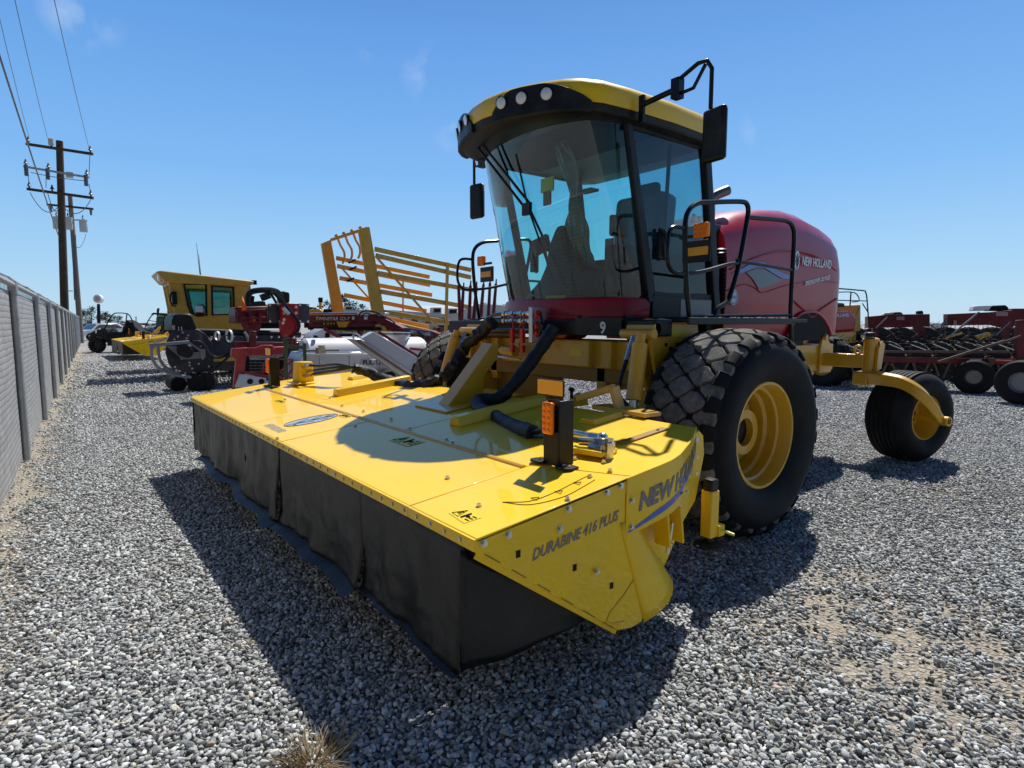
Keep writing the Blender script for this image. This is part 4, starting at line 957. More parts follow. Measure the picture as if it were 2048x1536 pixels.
for sd_ in(1,-1):
    rings=[]
    for s in np.linspace(.14,.95,24):
        k=(s-.14)/.81; top=3.10+.135*min(1,math.sin(min(1,k*4)*math.pi/2))*(1-max(0,(k-.55)/.45)**1.5)
        p,nn,_=edge(s,sd_,.016); q,_,_=edge(s,sd_,-.02); sl_=slope(p[0],p[1]); lean=-.003
        rings.append([(p[0],p[1],3.03+sl_),(p[0]-nn[0]*lean,p[1]-nn[1]*lean,top+sl_),(q[0],q[1],top+sl_-.005),(q[0],q[1],3.03+sl_)])
    MB().loft(rings).build('lamp_pod',BLK,rf,bevel=.006)
    for s in(.24,.42,.62):
        p,nn,d=edge(s,sd_,.016); z=3.155+slope(p[0],p[1]); a=V(p[0],p[1],z)-nn*.01
        t=MB(); t.lathe([(.052,0),(.052,.020),(.045,.023)],a,nn+V(0,0,-.15),24)
        ln=t.build('work_lamp',BLG,rf)
        t=MB(); t.lathe([(.045,.016),(.042,.023),(.03,.028),(0,.031)],a,nn+V(0,0,-.15),24); t.build('lamp_lens',LEN,rf)
# windshield wipers, inside gear
t=MB(); t.tube([(CX-.45,3.10,3.04),(CX+.02,3.28,2.45)],.012,6).tube([(CX-.36,3.09,3.04),(CX+.08,3.28,2.48)],.012,6); t.box((CX+.04,3.27,2.45),(.10,.03,.10)); t.tube([(CX+.06,3.27,2.47),(CX+.30,3.50,1.78)],.012,6)
t.tube([(CX-.02,3.20,2.9),(CX+.06,3.27,2.45),(CX+.17,3.46,1.86)],.009,6); t.build('wiper',BLK,T)
t=MB(); t.box((CX+.12,4.42,2.02),(.56,.52,.14)).box((CX+.12,4.66,2.36),(.52,.14,.62),rx=-.12).box((CX+.12,4.72,2.76),(.28,.10,.16)); st=t.build('driver_seat',SEA,T,bevel=.04,seg=3)
t=MB(); t.box((CX,4.40,1.78),(.4,.4,.4)); t.build('seat_pedestal',BLK,st,bevel=.03)
MB().box((CX+.14,4.64,2.40),(.60,.24,.62),rx=-.12).build('seat_plastic_cover',PLW,st,bevel=.06,seg=3)
MB().box((CX+.42,4.2,2.10),(.16,.62,.14)).box((CX+.46,3.95,2.32),(.05,.22,.18)).build('armrest_console',BLK,T,bevel=.02)
MB().prism([(-.52,1.69),(-.40,1.80),(-.26,1.90),(-.18,2.02),(-.14,2.2),(-.04,2.36),(.05,2.36),(.10,2.12),(.30,1.98),(.72,1.92),(.72,1.69)],(CX,3.66,0),(1,0,0),(0,0,1),(0,.22,0)).build('dashboard',BLK,T,bevel=.04,seg=3)
def refl_strip(u,v):
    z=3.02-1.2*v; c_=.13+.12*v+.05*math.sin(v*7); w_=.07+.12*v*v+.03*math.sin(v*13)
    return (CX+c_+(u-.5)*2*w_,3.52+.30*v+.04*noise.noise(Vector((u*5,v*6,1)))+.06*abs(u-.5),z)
MB().grid(refl_strip,14,40).build('reflection_strip',mat('olive_reflection',(.045,.048,.038),.18,bump=.9,bscale=16,coat=.6),T,fix=False)  # strip added inside the cab to stand for a dark reflection in the glass
t=MB(); t.tube([(CX-.12,3.78,1.6),(CX-.12,3.95,2.12)],.035,8); t.tube([(CX-.12+.19*math.cos(a),3.97+.16*math.sin(a),2.15-.09*math.sin(a)) for a in np.linspace(0,6.283,24)[:-1]],.014,6,closed=True); t.build('steering_wheel',BLK,T)
MB().box((CX-.30,3.72,2.22),(.05,.18,.14),rx=.5,ry=.3).tube([(CX-.24,3.72,2.16),(CX-.2,3.74,1.95),(CX-.14,3.78,1.75)],.012,6).build('cup_bracket',mat('brick_red_plastic',(.25,.04,.02),.5),T)
MB().box((CX-.1,3.62,2.72),(.16,.02,.12)).build('visor_label',WYE,T)
MB().box((CX-.09,3.61,2.60),(.09,.02,.12)).build('visor_tag',mat('brown_tag',(.25,.10,.04),.6),T)
t=MB(); t.box((CX+.28,3.75,2.62),(.16,.1,.02)).tube([(CX+.70,4.3,3.0),(CX+.66,4.3,2.2),(CX+.5,4.2,2.05)],.018,6); t.build('interior_rail',BLK,T)
MB().add([(CX+.800,4.50,2.37),(CX+.800,4.62,2.37),(CX+.800,4.62,2.44),(CX+.800,4.50,2.44)],[(0,1,2,3)]).build('window_sticker',LDC,T,fix=False,solid=.001)
text(T,'lettering','PUR',LDC,(CX+.801,4.62,2.14),(0,1,0),(0,0,1),.05,bold=.01,lift=.003,n=(1,0,0))
MB().box((CX+.18,3.475,1.715),(.25,.006,.03)).build('warning_sticker',WYE,T)
# red cowl under the windshield
t=MB(); S0=[V(*p) for p in wsx(0)]; c0=V(CX,4.2,0)
def off(p,o,z): d=nrm(V(p[0]-c0[0],(p[1]-c0[1])*1.,0)); return (p[0]+d[0]*o,p[1]+d[1]*o,z)
t.loft([[off(p,-.03,1.705) for p in S0],[off(p,.025,1.70) for p in S0],[off(p,.04,1.66) for p in S0],[off(p,.03,1.52) for p in S0],[off(p,.0,1.50) for p in S0],[off(p,-.03,1.50) for p in S0]],closed=True,caps=False); cw=t.build('front_cowl',RED,T,bevel=.008)
t=MB(); t.loft([[(CX+a*w_,3.44-.03*b_,z) for a,b_ in((-1,0),(-.6,.7),(0,1),(.6,.7),(1,0),(1,-8),(-1,-8))] for z,w_ in((1.56,.36),(1.5,.33),(1.42,.27),(1.37,.20),(1.36,.15))]); t.v=[v+V(.14,0,0) for v in t.v]; t.build('cowl_nose',RED,T,bevel=.02,seg=3)
# exhaust
t=MB(); t.tube(spl([(-3.62,5.3,2.2),(-3.62,5.3,2.62),(-3.62,5.3,2.70),(-3.60,5.36,2.76),(-3.56,5.50,2.82)],4),.05,12,caps=False); t.build('exhaust_pipe',STL,T)
t=MB()
for k in range(16): t.lathe([(.045,0),(.065,.012),(.045,.024)],(-3.30,5.02,1.62+k*.036),(0,0,1),12)
t.build('corrugated_hose',BLK,T)
MB().bx(-4.72,-3.38,4.96,5.14,1.35,2.42).build('engine_screen',BLK,T,bevel=.01)
# --- hood
def hoodring(y,top,rear=0,zb_=1.47,wf=1.):
    hw=.76*wf; k=top-2.15
    pts=[(hw-.01,zb_),(hw,1.62),(hw+.008,1.85),(hw+.01,2.02),(hw+.004,2.12),(hw-.01,2.15+.20*k),(hw-.03,2.15+.50*k),(hw-.09,2.15+.76*k),(hw-.22,2.15+.92*k),(hw-.5,top-.01),(0,top)]
    r=[(CX+a,y,z) for a,z in pts]; return r+[(2*CX-x,y_,z) for x,y_,z in r[-2::-1]]
prof=[(5.10,2.46),(5.3,2.55),(5.6,2.64),(6.0,2.72),(6.4,2.76),(6.75,2.745),(7.05,2.69),(7.25,2.62),(7.36,2.575)]
rings=[hoodring(y,t_,zb_=(1.32 if y<6.3 else 1.36)) for y,t_ in prof]
rings.append(hoodring(7.42,2.53,wf=.99,zb_=1.36)); rings.append(hoodring(7.45,2.47,wf=.98,zb_=1.36)); rings.append(hoodring(7.46,2.3,wf=.93,zb_=1.36))
hood=MB().loft(rings).build('hood',RED,T)
for sx in(1,-1):
    X=CX+sx*.774
    # feature lines, wheel cut-out and panel crease as thin raised trims
    t=MB(); t.tube(spl([(X,5.15,2.0),(X,5.6,2.14),(X,6.1,2.24),(X-.006*sx,6.5,2.26),(X,6.9,2.22),(X-.01*sx,7.34,2.10)],5),.010,6).tube(spl([(X,5.12,1.80),(X,5.4,1.87),(X,5.6,1.84),(X,5.75,1.80),(X,6.1,1.87),(X,6.5,1.93),(X,7.0,1.96),(X,7.38,1.965)],5),.005,6)
    t.tube(spl([(X,6.35,1.74),(X,6.6,1.64),(X,6.8,1.56),(X,7.0,1.65),(X,7.38,1.78)],5),.007,6); t.build('crease_line',RED,hood)
    arch=[(6.25,1.36),(6.40,1.52),(6.55,1.60),(6.8,1.62),(6.98,1.58),(7.15,1.48),(7.26,1.36)]
    MB().prism([(a,b_) for a,b_ in arch]+[(7.2,1.30),(6.3,1.30)],(X-.01*sx,0,0),(0,1,0),(0,0,1),(.014*sx,0,0)).build('wheel_arch_opening',DKD,hood)
    MB().tube(spl([(X+.003*sx,y,z) for y,z in arch],4),.016,8).build('arch_trim',RED,hood)
    def sidef(poly,name,m_,l): 
        return MB().prism(poly,(X+l*sx,0,0),(0,1,0),(0,0,1),(.0025*sx,0,0)).build(name,m_,hood,smooth=False)
    bl=[(5.18,1.99),(5.35,2.05),(5.55,2.11),(5.75,2.115),(5.95,2.07),(6.2,2.02),(6.45,2.02),(6.45,2.06),(6.2,2.07)]
    sidef([(5.18,1.965),(5.35,2.02),(5.52,2.085),(5.70,2.10),(5.85,2.08),(6.05,2.02),(6.20,2.0),(6.35,1.995),(6.28,1.96),(6.10,1.955),(5.92,2.0),(5.75,2.045),(5.6,2.045),(5.45,2.005),(5.3,1.965)],'blue_wave_decal',BLU,.002)
    sidef([(5.42,1.985),(5.6,2.03),(5.75,2.03),(5.92,1.985),(6.1,1.94),(5.88,1.875),(5.66,1.83),(5.55,1.92)],'slate_diamond_decal',DIA,.002)
    u=(0,1,0) if sx>0 else (0,-1,0); y0=(lambda a,b_: a if sx>0 else b_)
    text(hood,'lettering','NEW HOLLAND',LDC,(X+.004*sx,y0(6.50,7.17),2.115),u,(0,0,1),.092,width=.67,bold=.03,lift=.002,n=(sx,0,0))
    text(hood,'lettering','SPEEDROWER 220 PLUS',LDC,(X+.004*sx,y0(6.58,7.16),1.90 if sx>0 else 2.0),(0,1,.17) if sx>0 else (0,-1,-.17),(0,0,1),.045,width=.58,shear=.3,bold=.03,lift=.002,n=(sx,0,0))
    lc=(6.39,2.16); t=MB(); t.add([(X+.004*sx,lc[0]+.055*math.cos(a),lc[1]+.10*math.sin(a)) for a in np.linspace(0,6.283,32)[:-1]],[tuple(range(31))]); em=t.build('leaf_emblem',LDC,hood,fix=False,smooth=False)
    t=MB(); G=lambda a,b_:(X+.0055*sx,lc[0]+a,lc[1]+b_)
    for a,b_ in(((0,-.09),(0,.07)),((0,-.07),(.035,.0)),((0,-.07),(-.035,.0)),((0,-.02),(.04,.05)),((0,-.02),(-.04,.05))): t.beam(G(*a),G(*b_),.004,.007,up=(1,0,0))
    t.build('emblem_veins',DKD,em)
    bc=(5.22,1.74); t=MB(); t.add([(X+.004*sx,bc[0]+.075*math.cos(a),bc[1]+.075*math.sin(a)) for a in np.linspace(0,6.283,32)[:-1]],[tuple(range(31))]); b2=t.build('round_badge',LDC,hood,fix=False,smooth=False)
    MB().tube([(X+.005*sx,bc[0]+.062*math.cos(a),bc[1]+.062*math.sin(a)) for a in np.linspace(0,6.283,28)[:-1]],.003,4,closed=True).box((X+.005*sx,bc[0],bc[1]),(.003,.09,.03)).build('badge_ring',BLU,b2)
# --- mirrors
def mirror(sx):
    X=lambda x: CX+sx*(x-CX)
    t=MB(); t.beam((X(-3.12),3.66,3.20),(X(-3.12),3.66,3.0),.045,.03).tube([(X(-3.12),3.66,3.13),(X(-2.86),3.70,3.17)],.022,8).box((X(-2.83),3.70,3.17),(.07,.07,.14))
    t.tube([(X(-2.82),3.70,3.23),(X(-2.66),3.70,3.29),(X(-2.61),3.73,3.30),(X(-2.59),3.76,3.25),(X(-2.59),3.76,2.98)],.016,8).tube([(X(-2.82),3.70,3.13),(X(-2.70),3.71,3.14),(X(-2.62),3.73,3.28)],.014,8)
    a=t.build('mirror_arm',BLG,T,bevel=.004)
    MB().box((X(-2.58),3.80,2.81),(.20,.055,.37),rz=-.15*sx).build('mirror_head',BLK,a,bevel=.03,seg=3)
    MB().box((X(-2.58)+.004*sx,3.831,2.81),(.17,.004,.33),rz=-.15*sx).build('mirror_glass',mat('mirror_silver',(.8,.8,.8),.02,metal=1),a)
mirror(1); mirror(-1)
# --- couplers and hoses at the cowl
CB=MB().box((-3.90,3.30,1.48),(.05,.16,.30)).build('coupler_block',ALU,T,bevel=.006)
t=MB(); rc=MB()
for i,z in enumerate((1.575,1.515,1.435)):
    t.cuts.append((len(t.v),len(t.f))); x0=-3.93; L0=.40 if i<2 else .28
    for k in range(10):
        r=(.024 if i<2 else .016)*(1.15 if k%3==0 else .9); t.cyl((x0-L0*k/10,3.26,z),(x0-L0*(k+.8)/10,3.26,z),r,n=10)
    for k,xx in enumerate((x0-.08,x0-.22)):
        rc.cuts.append((len(rc.v),len(rc.f)))
        rc.tube(spl([(xx,3.24,z),(xx+.02,3.22,z-.06),(xx+.05*(k-.5),3.21,z-.12),(xx+.02,3.22,z-.17)],4),.006,5)
        rc.box((xx+.02,3.21,z-.16),(.035,.03,.06),ry=.3*(k-.5))
rc.cuts.append((len(rc.v),len(rc.f))); rc.tube([( -3.76+.03*math.cos(a),3.22,1.40+.04*math.sin(a)) for a in np.linspace(0,6.283,16)[:-1]],.007,5,closed=True)
for z in(1.40,1.46,1.55): rc.cuts.append((len(rc.v),len(rc.f))); rc.cyl((-3.84,3.25,z),(-3.80,3.23,z+.03),.03,n=8)
each(t,'hydraulic_coupler',ZNC,CB); each(rc,'dust_cap',RCP,CB)
for i,z in enumerate((1.575,1.515,1.435)):
    x1=-4.33 if i<2 else -4.21
    MB().tube(spl([(x1,3.26,z),(-4.5,3.27,z-.01),(-4.66,3.3,z-.05),(-4.78,3.38,z-.10)]),.017,8).build('hydraulic_hose',HOS,T)
for i in range(4):
    MB().tube(spl([(-3.80,3.24,1.57-.05*i),(-3.74+.02*i,3.2,1.52-.05*i),(-3.78,3.22,1.42-.03*i)]),.014,8).build('hydraulic_hose',HOS,T)
MB().cyl((-4.52,3.30,1.25),(-4.36,3.28,1.25),.02,n=10).cyl((-4.36,3.28,1.25),(-4.16,3.27,1.24),.045,n=14).build('centre_link_cylinder',YE2,T)
MB().cyl((-4.6,3.3,1.19),(-4.1,3.28,1.18),.01,n=6).build('centre_link_rod',ZNC,T)
# --- casters
def caster(sx):
    X=lambda x: CX+sx*(x-CX)
    CAX=V(.965,-.26,0) if sx>0 else V(-.965,-.26,0)
    w_=MB().lathe([(.03,-.25),(.03,.36)],(X(-2.46),7.38,.49),CAX,12).build('caster_wheel',YE2,T)
    h=.215; prof=[(.235,h-.03),(.27,h),(.33,h+.02),(.40,h+.005),(.45,h-.04),(.47,h-.075)]
    for k,s in enumerate(np.linspace(h-.085,-h+.085,6)):
        prof+=[(.484,s+.012),(.484,s-.018)]
        if k<5: prof+=[(.470,s-.022),(.470,s-.030)]
    prof+=[(.47,-h+.075),(.45,-h+.04),(.40,-h-.005),(.33,-h-.02),(.27,-h),(.235,-h+.03)]
    MB().lathe(prof,(X(-2.46),7.38,.495),CAX,64).build('tyre',RUB,w_)
    MB().lathe([(.245,h-.03),(.225,h-.02),(.215,h-.06),(.20,h-.10),(.195,-h+.08),(.24,-h+.03)],(X(-2.46),7.38,.495),CAX,40).lathe([(.195,-.03),(.12,-.05),(.05,-.03),(.0,-.03)],(X(-2.46),7.38,.495),CAX,32).build('rim',YE2,w_)
    MB().lathe([(.06,-.03),(.06,.04),(0,.05)],(X(-2.46),7.38,.495),CAX,16).build('wheel_hub',BLK,w_)
    path=spl([(X(-2.84),7.17,.895),(X(-2.70),7.08,.90),(X(-2.55),7.0,.90),(X(-2.40),6.97,.88),(X(-2.26),6.98,.80),(X(-2.18),7.06,.68),(X(-2.14),7.18,.55),(X(-2.13),7.26,.495)],4)
    rg=[]; n=len(path)
    for i,p in enumerate(path):
        p=V(*p); q=V(*path[min(i+1,n-1)])-V(*path[max(i-1,0)]); q=nrm(q); up=V(0,-.35,1); s_=nrm(np.cross(q,up)); up=np.cross(s_,q); hh=.075-.035*i/n; ww=.045-.01*i/n
        rg.append([p+s_*ww*a+up*hh*b_ for a,b_ in((-1,-1),(1,-1),(1,1),(-1,1))])
    fk=MB().loft(rg).build('caster_fork',YE2,T,bevel=.018,seg=3)
    MB().lathe([(.03,-.05),(.05,-.05),(.05,.05),(.03,.05),(.03,-.05)],(X(-2.10),7.27,.49),CAX,24).build('fork_eye',YE2,fk)
    MB().box((X(-2.86),7.17,.885),(.16,.20,.15)).build('pivot_block',YE2,fk,bevel=.02)
    MB().cyl((X(-2.80),7.16,.96),(X(-2.80),7.16,1.29),.068,n=24).build('kingpin_housing',YE2,T)
    MB().lathe([(.068,0),(.085,0),(.085,.03),(.06,.045),(0,.05)],(X(-2.80),7.16,1.29),(0,0,1),24).build('bearing_cap',YE2,T)
    MB().box((X(-2.79),7.10,1.37),(.10,.22,.05),rz=.5).build('damper_cylinder',BLK,T,bevel=.02)
    t=MB(); t.tube([(X(-2.90)+.04*math.cos(a),7.10,1.20+.045*math.sin(a)) for a in np.linspace(0,6.283,16)[:-1]],.014,6,closed=True); t.build('lifting_eye',YE2,T)
    MB().prism([(7.10,.96),(7.12,1.22),(7.2,1.3),(7.28,1.26),(7.22,1.0)],(X(-2.72),0,0),(0,1,0),(0,0,1),(.02*sx,0,0)).build('pivot_gusset',YE2,T)
    MB().bx(X(-3.35),X(-2.84),7.10,7.24,1.0,1.15).build('walking_beam',YE2,T,bevel=.012)
caster(1); caster(-1)
MB().bx(CX-.75,CX+.75,7.05,7.3,.95,1.25).build('rear_axle_tube',YE2,T,bevel=.015)
for sx in(1,-1):
    X=lambda x: CX+sx*(x-CX)
    MB().prism([(7.02,.92),(7.02,1.2),(7.05,1.32),(7.12,1.38),(7.2,1.30),(7.3,1.22),(7.3,.92)],(X(-3.30),0,0),(0,1,0),(0,0,1),(.03*sx,0,0)).cyl((X(-3.30),7.1,1.33),(X(-3.24),7.1,1.33),.035,n=12).build('axle_side_plate',YE2,T,bevel=.006)
    MB().prism([(6.95,.92),(6.95,1.12),(7.02,1.22),(7.1,1.25),(7.14,.92)],(X(-3.45),0,0),(0,1,0),(0,0,1),(.03*sx,0,0)).build('axle_side_plate',YE2,T,bevel=.006)
    MB().prism([(7.0,.98),(7.0,.9),(6.0,.78),(5.2,.85),(5.2,1.0)],(X(-3.40),0,0),(0,1,0),(0,0,1),(.08*sx,0,0)).build('frame_skirt',YE2,T,bevel=.01)
    MB().prism([(5.3,1.35),(6.9,1.35),(6.75,1.0),(5.6,.95)],(X(-3.42),0,0),(0,1,0),(0,0,1),(.02*sx,0,0)).build('engine_side_shield',BLK,T)
# mud flap behind tyre
MB().prism([(4.64,1.2),(4.66,1.2),(4.98,.50),(4.92,.48)],(-2.75,0,0),(0,1,0),(0,0,1),(.42,0,0)).build('mud_flap',BLK,T)
t=MB()
for k in range(2): bolt(t,(-2.5+.1*k,4.93,.52),(0,-1,.2),.012,.01)
each(t,'bolt',ZNC,T)
setxf(1)
# ------------------------------------------------------------------ machines and buildings behind
class PF:
    "vertical working plane standing on the ground through two sighted points; b = metres away behind it"
    def __init__(s,px0,D0,px1,D1):
        s.A=at(px0,645,D0); s.B=at(px1,645,D1); s.A[2]=s.B[2]=0; s.a=nrm(s.B-s.A); s.b=V(-s.a[1],s.a[0],0)
        if s.b@FW<0: s.b=-s.b
    def q(s,px,py,b=0.):
        r=ray(px,py); k=((s.A+s.b*b-CAM)@s.b)/(r@s.b); return CAM+r*k
    def poly(s,t,P,b0=0.,th=.1):
        f=[s.q(x,y,b0) for x,y in P]; g_=[p+s.b*th for p in f]; n=len(f)
        return t.add(f+g_,[tuple(range(n)),tuple(range(n,2*n))[::-1]]+[(i,(i+1)%n,n+(i+1)%n,n+i) for i in range(n)])
    def L(s,t,p,q,w=.05,h=None,b=0.,b2=None): return t.beam(s.q(*p,b),s.q(*q,b if b2 is None else b2),w,h or w)
    def T(s,t,P,r=.02,b=0.,n=6,sm=3): return t.tube(spl([s.q(*p,b) for p in P],sm) if sm else [s.q(*p,b) for p in P],r,n)
def gnd(px,D): p=at(px,645,D); p[2]=0; return p
def wheel(par,c,r,w_,ax,rimm,name='wheel',rr=.55,lugs=0):
    h=w_/2; t=MB().lathe([(r*rr,h*.8),(r*.75,h*1.05),(r*.92,h*.95),(r,h*.6),(r,-h*.6),(r*.92,-h*.95),(r*.75,-h*1.05),(r*rr,-h*.8)],c,ax,36)
    o=t.build(name,RUB,par)
    MB().lathe([(r*rr*1.02,h*.82),(r*rr*.9,h*.7),(r*rr*.85,h*.2),(r*.2,h*.25),(r*.15,h*.5),(0,h*.5)],c,ax,28).lathe([(r*rr*1.02,-h*.82),(r*rr*.85,-h*.2),(0,-h*.2)],c,ax,28).build('rim',rimm,o)
    if lugs:
        t=MB(); u=nrm(np.cross(ax,(0,0,1))); v=np.cross(ax,u)
        for k in range(lugs):
            a=6.283*k/lugs; d=u*math.cos(a)+v*math.sin(a); p=V(*c)+d*r; q=nrm(ax)
            t.beam(p-q*h*.85,p-q*.02+np.cross(q,d)*.03,.03,.04,up=d).beam(p+q*h*.85,p+q*.02+np.cross(q,d)*.03,.03,.04,up=d)
        t.build('tread_lugs',RUB,o)
    return o
# --- utility vehicles
def utv(px,D,label,roof,bodym,acc):
    T=thing('utility_vehicle',gnd(px+38,D+.6),label,'utility vehicle','utility vehicles parked by the fence')
    f=PF(px-20,D,px+90,D+.35); s=D/30.
    X=lambda a: px+a/s; Y=lambda y: 705+(y-705)/s-(0 if s==1 else (705-(645+1809/D)))
    def P(L): return [(X(a),Y(y)) for a,y in L]
    for a,b_ in((0,0.),(70,0.),(1,1.35),(70,1.35)):
        c=f.q(X(a),Y(689),b_); c[2]=.37; wheel(T,c,.37,.26,f.b,DKD if 0 else BLK,lugs=20)
    t=MB(); f.poly(t,P([(-16,676),(-14,666),(-4,660),(14,656),(20,664),(22,684),(12,686),(10,676),(0,672),(-8,677),(-12,684)]),.1,1.15); t.build('front_body',bodym,T,bevel=.03)
    t=MB(); f.poly(t,P([(20,684),(20,678),(54,680),(56,664),(88,664),(90,676),(82,682),(76,676),(64,676),(60,688),(20,692)]),.1,1.15); t.build('cargo_body',BLK,T,bevel=.03); t=MB(); f.poly(t,P([(21,682),(20,668),(28,664),(48,664),(53,660),(56,682)]),.08,.06); f.poly(t,P([(54,664),(58,640),(70,646),(86,664)]),.3,.8); t.build('door_net',SEA,T)
    t=MB()
    for b_ in(.15,1.25):
        f.T(t,P([(16,657),(24,640),(33,628),(42,626),(58,627),(66,632),(72,646),(78,664)]),.028,b_); f.T(t,P([(20,680),(22,665),(16,657)]),.026,b_,sm=0); f.T(t,P([(52,680),(56,656),(60,628)]),.026,b_,sm=0)
        f.T(t,P([(24,640),(60,646)]),.02,b_,sm=0)
    for a,y in((33,628),(60,627),(72,646)): t.cyl(f.q(X(a),Y(y),.15),f.q(X(a),Y(y),1.25),.026,n=6)
    t.build('roll_cage',BLK,T)
    if roof:
        t=MB(); f.poly(t,P([(28,627),(34,623),(64,625),(70,630),(66,629),(34,627)]),.1,1.2); t.build('roof',BLK,T,bevel=.02)
        t=MB(); f.poly(t,P([(28,668),(50,664),(54,672),(30,676)]),.05,.06); t.build('side_graphic',acc,T)
    t=MB()
    for b_ in(.3,.8): f.poly(t,P([(38,676),(38,670),(48,670),(52,652),(56,652),(54,676)]),b_,.4)
    t.build('seat',SEA,T,bevel=.03)
    t=MB(); f.T(t,P([(26,664),(32,658)]),.02,.5,sm=0); f.T(t,P([(30,654),(34,662)]),.015,.5,sm=0); t.build('steering_wheel',BLK,T)
    t=MB(); t.ball(f.q(X(-2),Y(664),.08),.08,sy=.6).ball(f.q(X(5),Y(658),.0),.05); t.build('headlamp',LEN,T)
    t=MB(); f.poly(t,P([(-18,682),(-17,675),(-10,676),(-11,682)]),.2,.9); t.build('bumper',BLK,T,bevel=.02)
utv(194,30,'black open utility vehicle nearest the fence with a bare roll cage',False,BLK,LDC)
utv(275,33,'black utility vehicle with a flat roof behind the second yellow mower header',True,BLK,LDC)
# --- second mower header: a copy further down the row
m2=copy_tree(MOWER); ref=V(-1.854,1.265,.67); ref=CAM+(ref-CAM)*HS
tgt=at(246,684,23.6); m2.location=Vector(V(*MOWER.location)+V(tgt[0]-ref[0],tgt[1]-ref[1],0)); m2['label']='smaller looking yellow mower header far down the row by the fence'
# --- distant cars and street things
def car(px,D,label,colr,ang,grp='cars parked beyond the fence'):
    g=gnd(px,D); fr=Fr(g,ang); T=thing('parked_car',g,label,'car',grp)
    def rr(y0,y1,z0,z1,x0,x1): return None
    t=MB(fr); pr_=[(-2.2,.35),(-2.2,.75),(-1.9,.85),(-1.2,.92),(-.7,1.38),(.8,1.42),(1.5,1.0),(2.1,.95),(2.2,.6),(2.2,.35)]
    t.prism(pr_,(0,-.85,0),(1,0,0),(0,0,1),(0,1.7,0)); t.build('body',colr,T,bevel=.06)
    t=MB(fr); t.prism([(-1.1,.95),(-.66,1.33),(.76,1.36),(1.35,1.0)],(0,-.86,0),(1,0,0),(0,0,1),(0,1.72,0)); t.add([(-1.23,-.7,.93),(-.73,-.62,1.37),(-.73,.62,1.37),(-1.23,.7,.93)],[(0,1,2,3)]); t.build('windows',mat('dark_car_glass',(.03,.04,.05),.1,coat=1),T)
    for x in(-1.4,1.35):
        for y in(-.8,.8): c=fr(x,y,.32); wheel(T,c,.32,.2,fr(0,1,0)-fr(0,0,0),STL)
WCR=mat('white_car_paint',(.7,.7,.7),.25,coat=1); RCR=mat('red_car_paint',(.35,.03,.02),.3,coat=1); SCR=mat('silver_car_paint',(.35,.36,.38),.3,metal=.5,coat=1)
car(203,52,'pale car close behind the first utility vehicle',WCR,R_(115))
for px,D,c,l in((184,75,RCR,'red car half hidden at the far end of the fence'),(222,110,WCR,'white car farthest left in the distant parked row'),(243,112,SCR,'silver car second in the distant parked row'),(262,108,WCR,'white car seen through the first roll cage'),(288,114,RCR,'small red car between the two utility vehicles'),(318,111,WCR,'white car seen through the roofed utility vehicle'),(338,112,WCR,'white car beside the yellow cab machine')):
    car(px,D,l,c,R_(52+random.uniform(-12,12)))
T=thing('sign_pole',gnd(197,120),'round white roadside sign on a dark pole beyond the fence','sign')
MB().cyl(gnd(197,120),at(197,608,120),.35,.28,10).build('pole',DKD,T)
c=at(197,598,120); MB().cyl(c-FW*.4,c+FW*.4,.85,n=28).build('round_face',WHT,T,bevel=.05)
MB().cyl(c-FW*.45,c-FW*.40,.5,n=24).build('face_panel',mat('faded_sign_red',(.5,.35,.32),.5),T)
for px,D,h_ in((175,140,9.5),(163,90,3)):
    pass
for i,(px,top) in enumerate(((236,634),(171,625),(272,634))):
    o=gnd(px,100); tag(MB().cyl(o,at(px,top,100),.12,.08,8).beam(at(px-2,top,100),at(px+2,top,100),.1,.1).build('lamp_post',GAL),['thin lamp post right of the round sign','thin lamp post left of the far trees','thin lamp post above the first utility vehicle'][i],'lamp post','distant lamp posts')
def tree(px,D,h_,w_,label,seed,trunk=.35):
    rnd=random.Random(seed); g=gnd(px,D); T=thing('tree',g,label,'tree','trees on the horizon')
    t=MB(); t.tube([g,g+V(.1,0,h_*trunk),g+V(-.2,.1,h_*.7)],[.05*h_*.6,.035*h_*.6,.01*h_],7)
    cl=[]
    for k in range(14):
        a=rnd.uniform(0,6.28); r=rnd.uniform(.1,1)**.6*w_/2; z=h_*rnd.uniform(trunk+.05,.97); r*=math.sin(min(1,max(.15,(1.08-z/h_)/(1.08-trunk)*1.3))*1.57)
        c=g+V(math.cos(a)*r,math.sin(a)*r,z); cl.append((c,rnd.uniform(.12,.24)*w_)); t.tube([g+V(0,0,h_*trunk*.8),g*.4+c*.6-V(0,0,h_*.05),c],[.02*h_*.5,.012*h_*.5,.004*h_],4)
    t.build('trunk',BRK,T)
    t=MB()
    for c,r in cl:
        for k in range(95):
            d=V(*[rnd.gauss(0,1) for _ in range(3)]); d=nrm(d)*r*rnd.uniform(.2,1.15)*V(1,1,.75); p=c+d; s=rnd.uniform(.03,.055)*w_*.55
            u=nrm([rnd.gauss(0,1) for _ in range(3)])*s; v=nrm([rnd.gauss(0,1) for _ in range(3)])*s
            t.add([p-u,p+v,p+u*1.1,p-v*.8],[(0,1,2,3)])
    t.build('crown',LEF,T,fix=False,smooth=False)
for i,(px,D,h_,w_,l,tr) in enumerate(((183,150,5.2,5.6,'tallest broad tree just left of the round sign',.2),(211,170,4.2,5.5,'low rounded tree just right of the round sign',.15),(165,170,5.,3.,'dark tree at the far end of the fence line',.2),(235,190,3.6,4.6,'small tree above the first utility vehicle roof',.2),(690,90,5.6,5.0,'dark tree seen between the posts of the yellow rack',.25),(652,95,4.7,4.2,'ragged tree left of the yellow rack posts',.25),(722,100,4.6,4.2,'tree behind the leaning olive rack post',.25))):
    tree(px,D,h_,w_,l,i+3,tr)
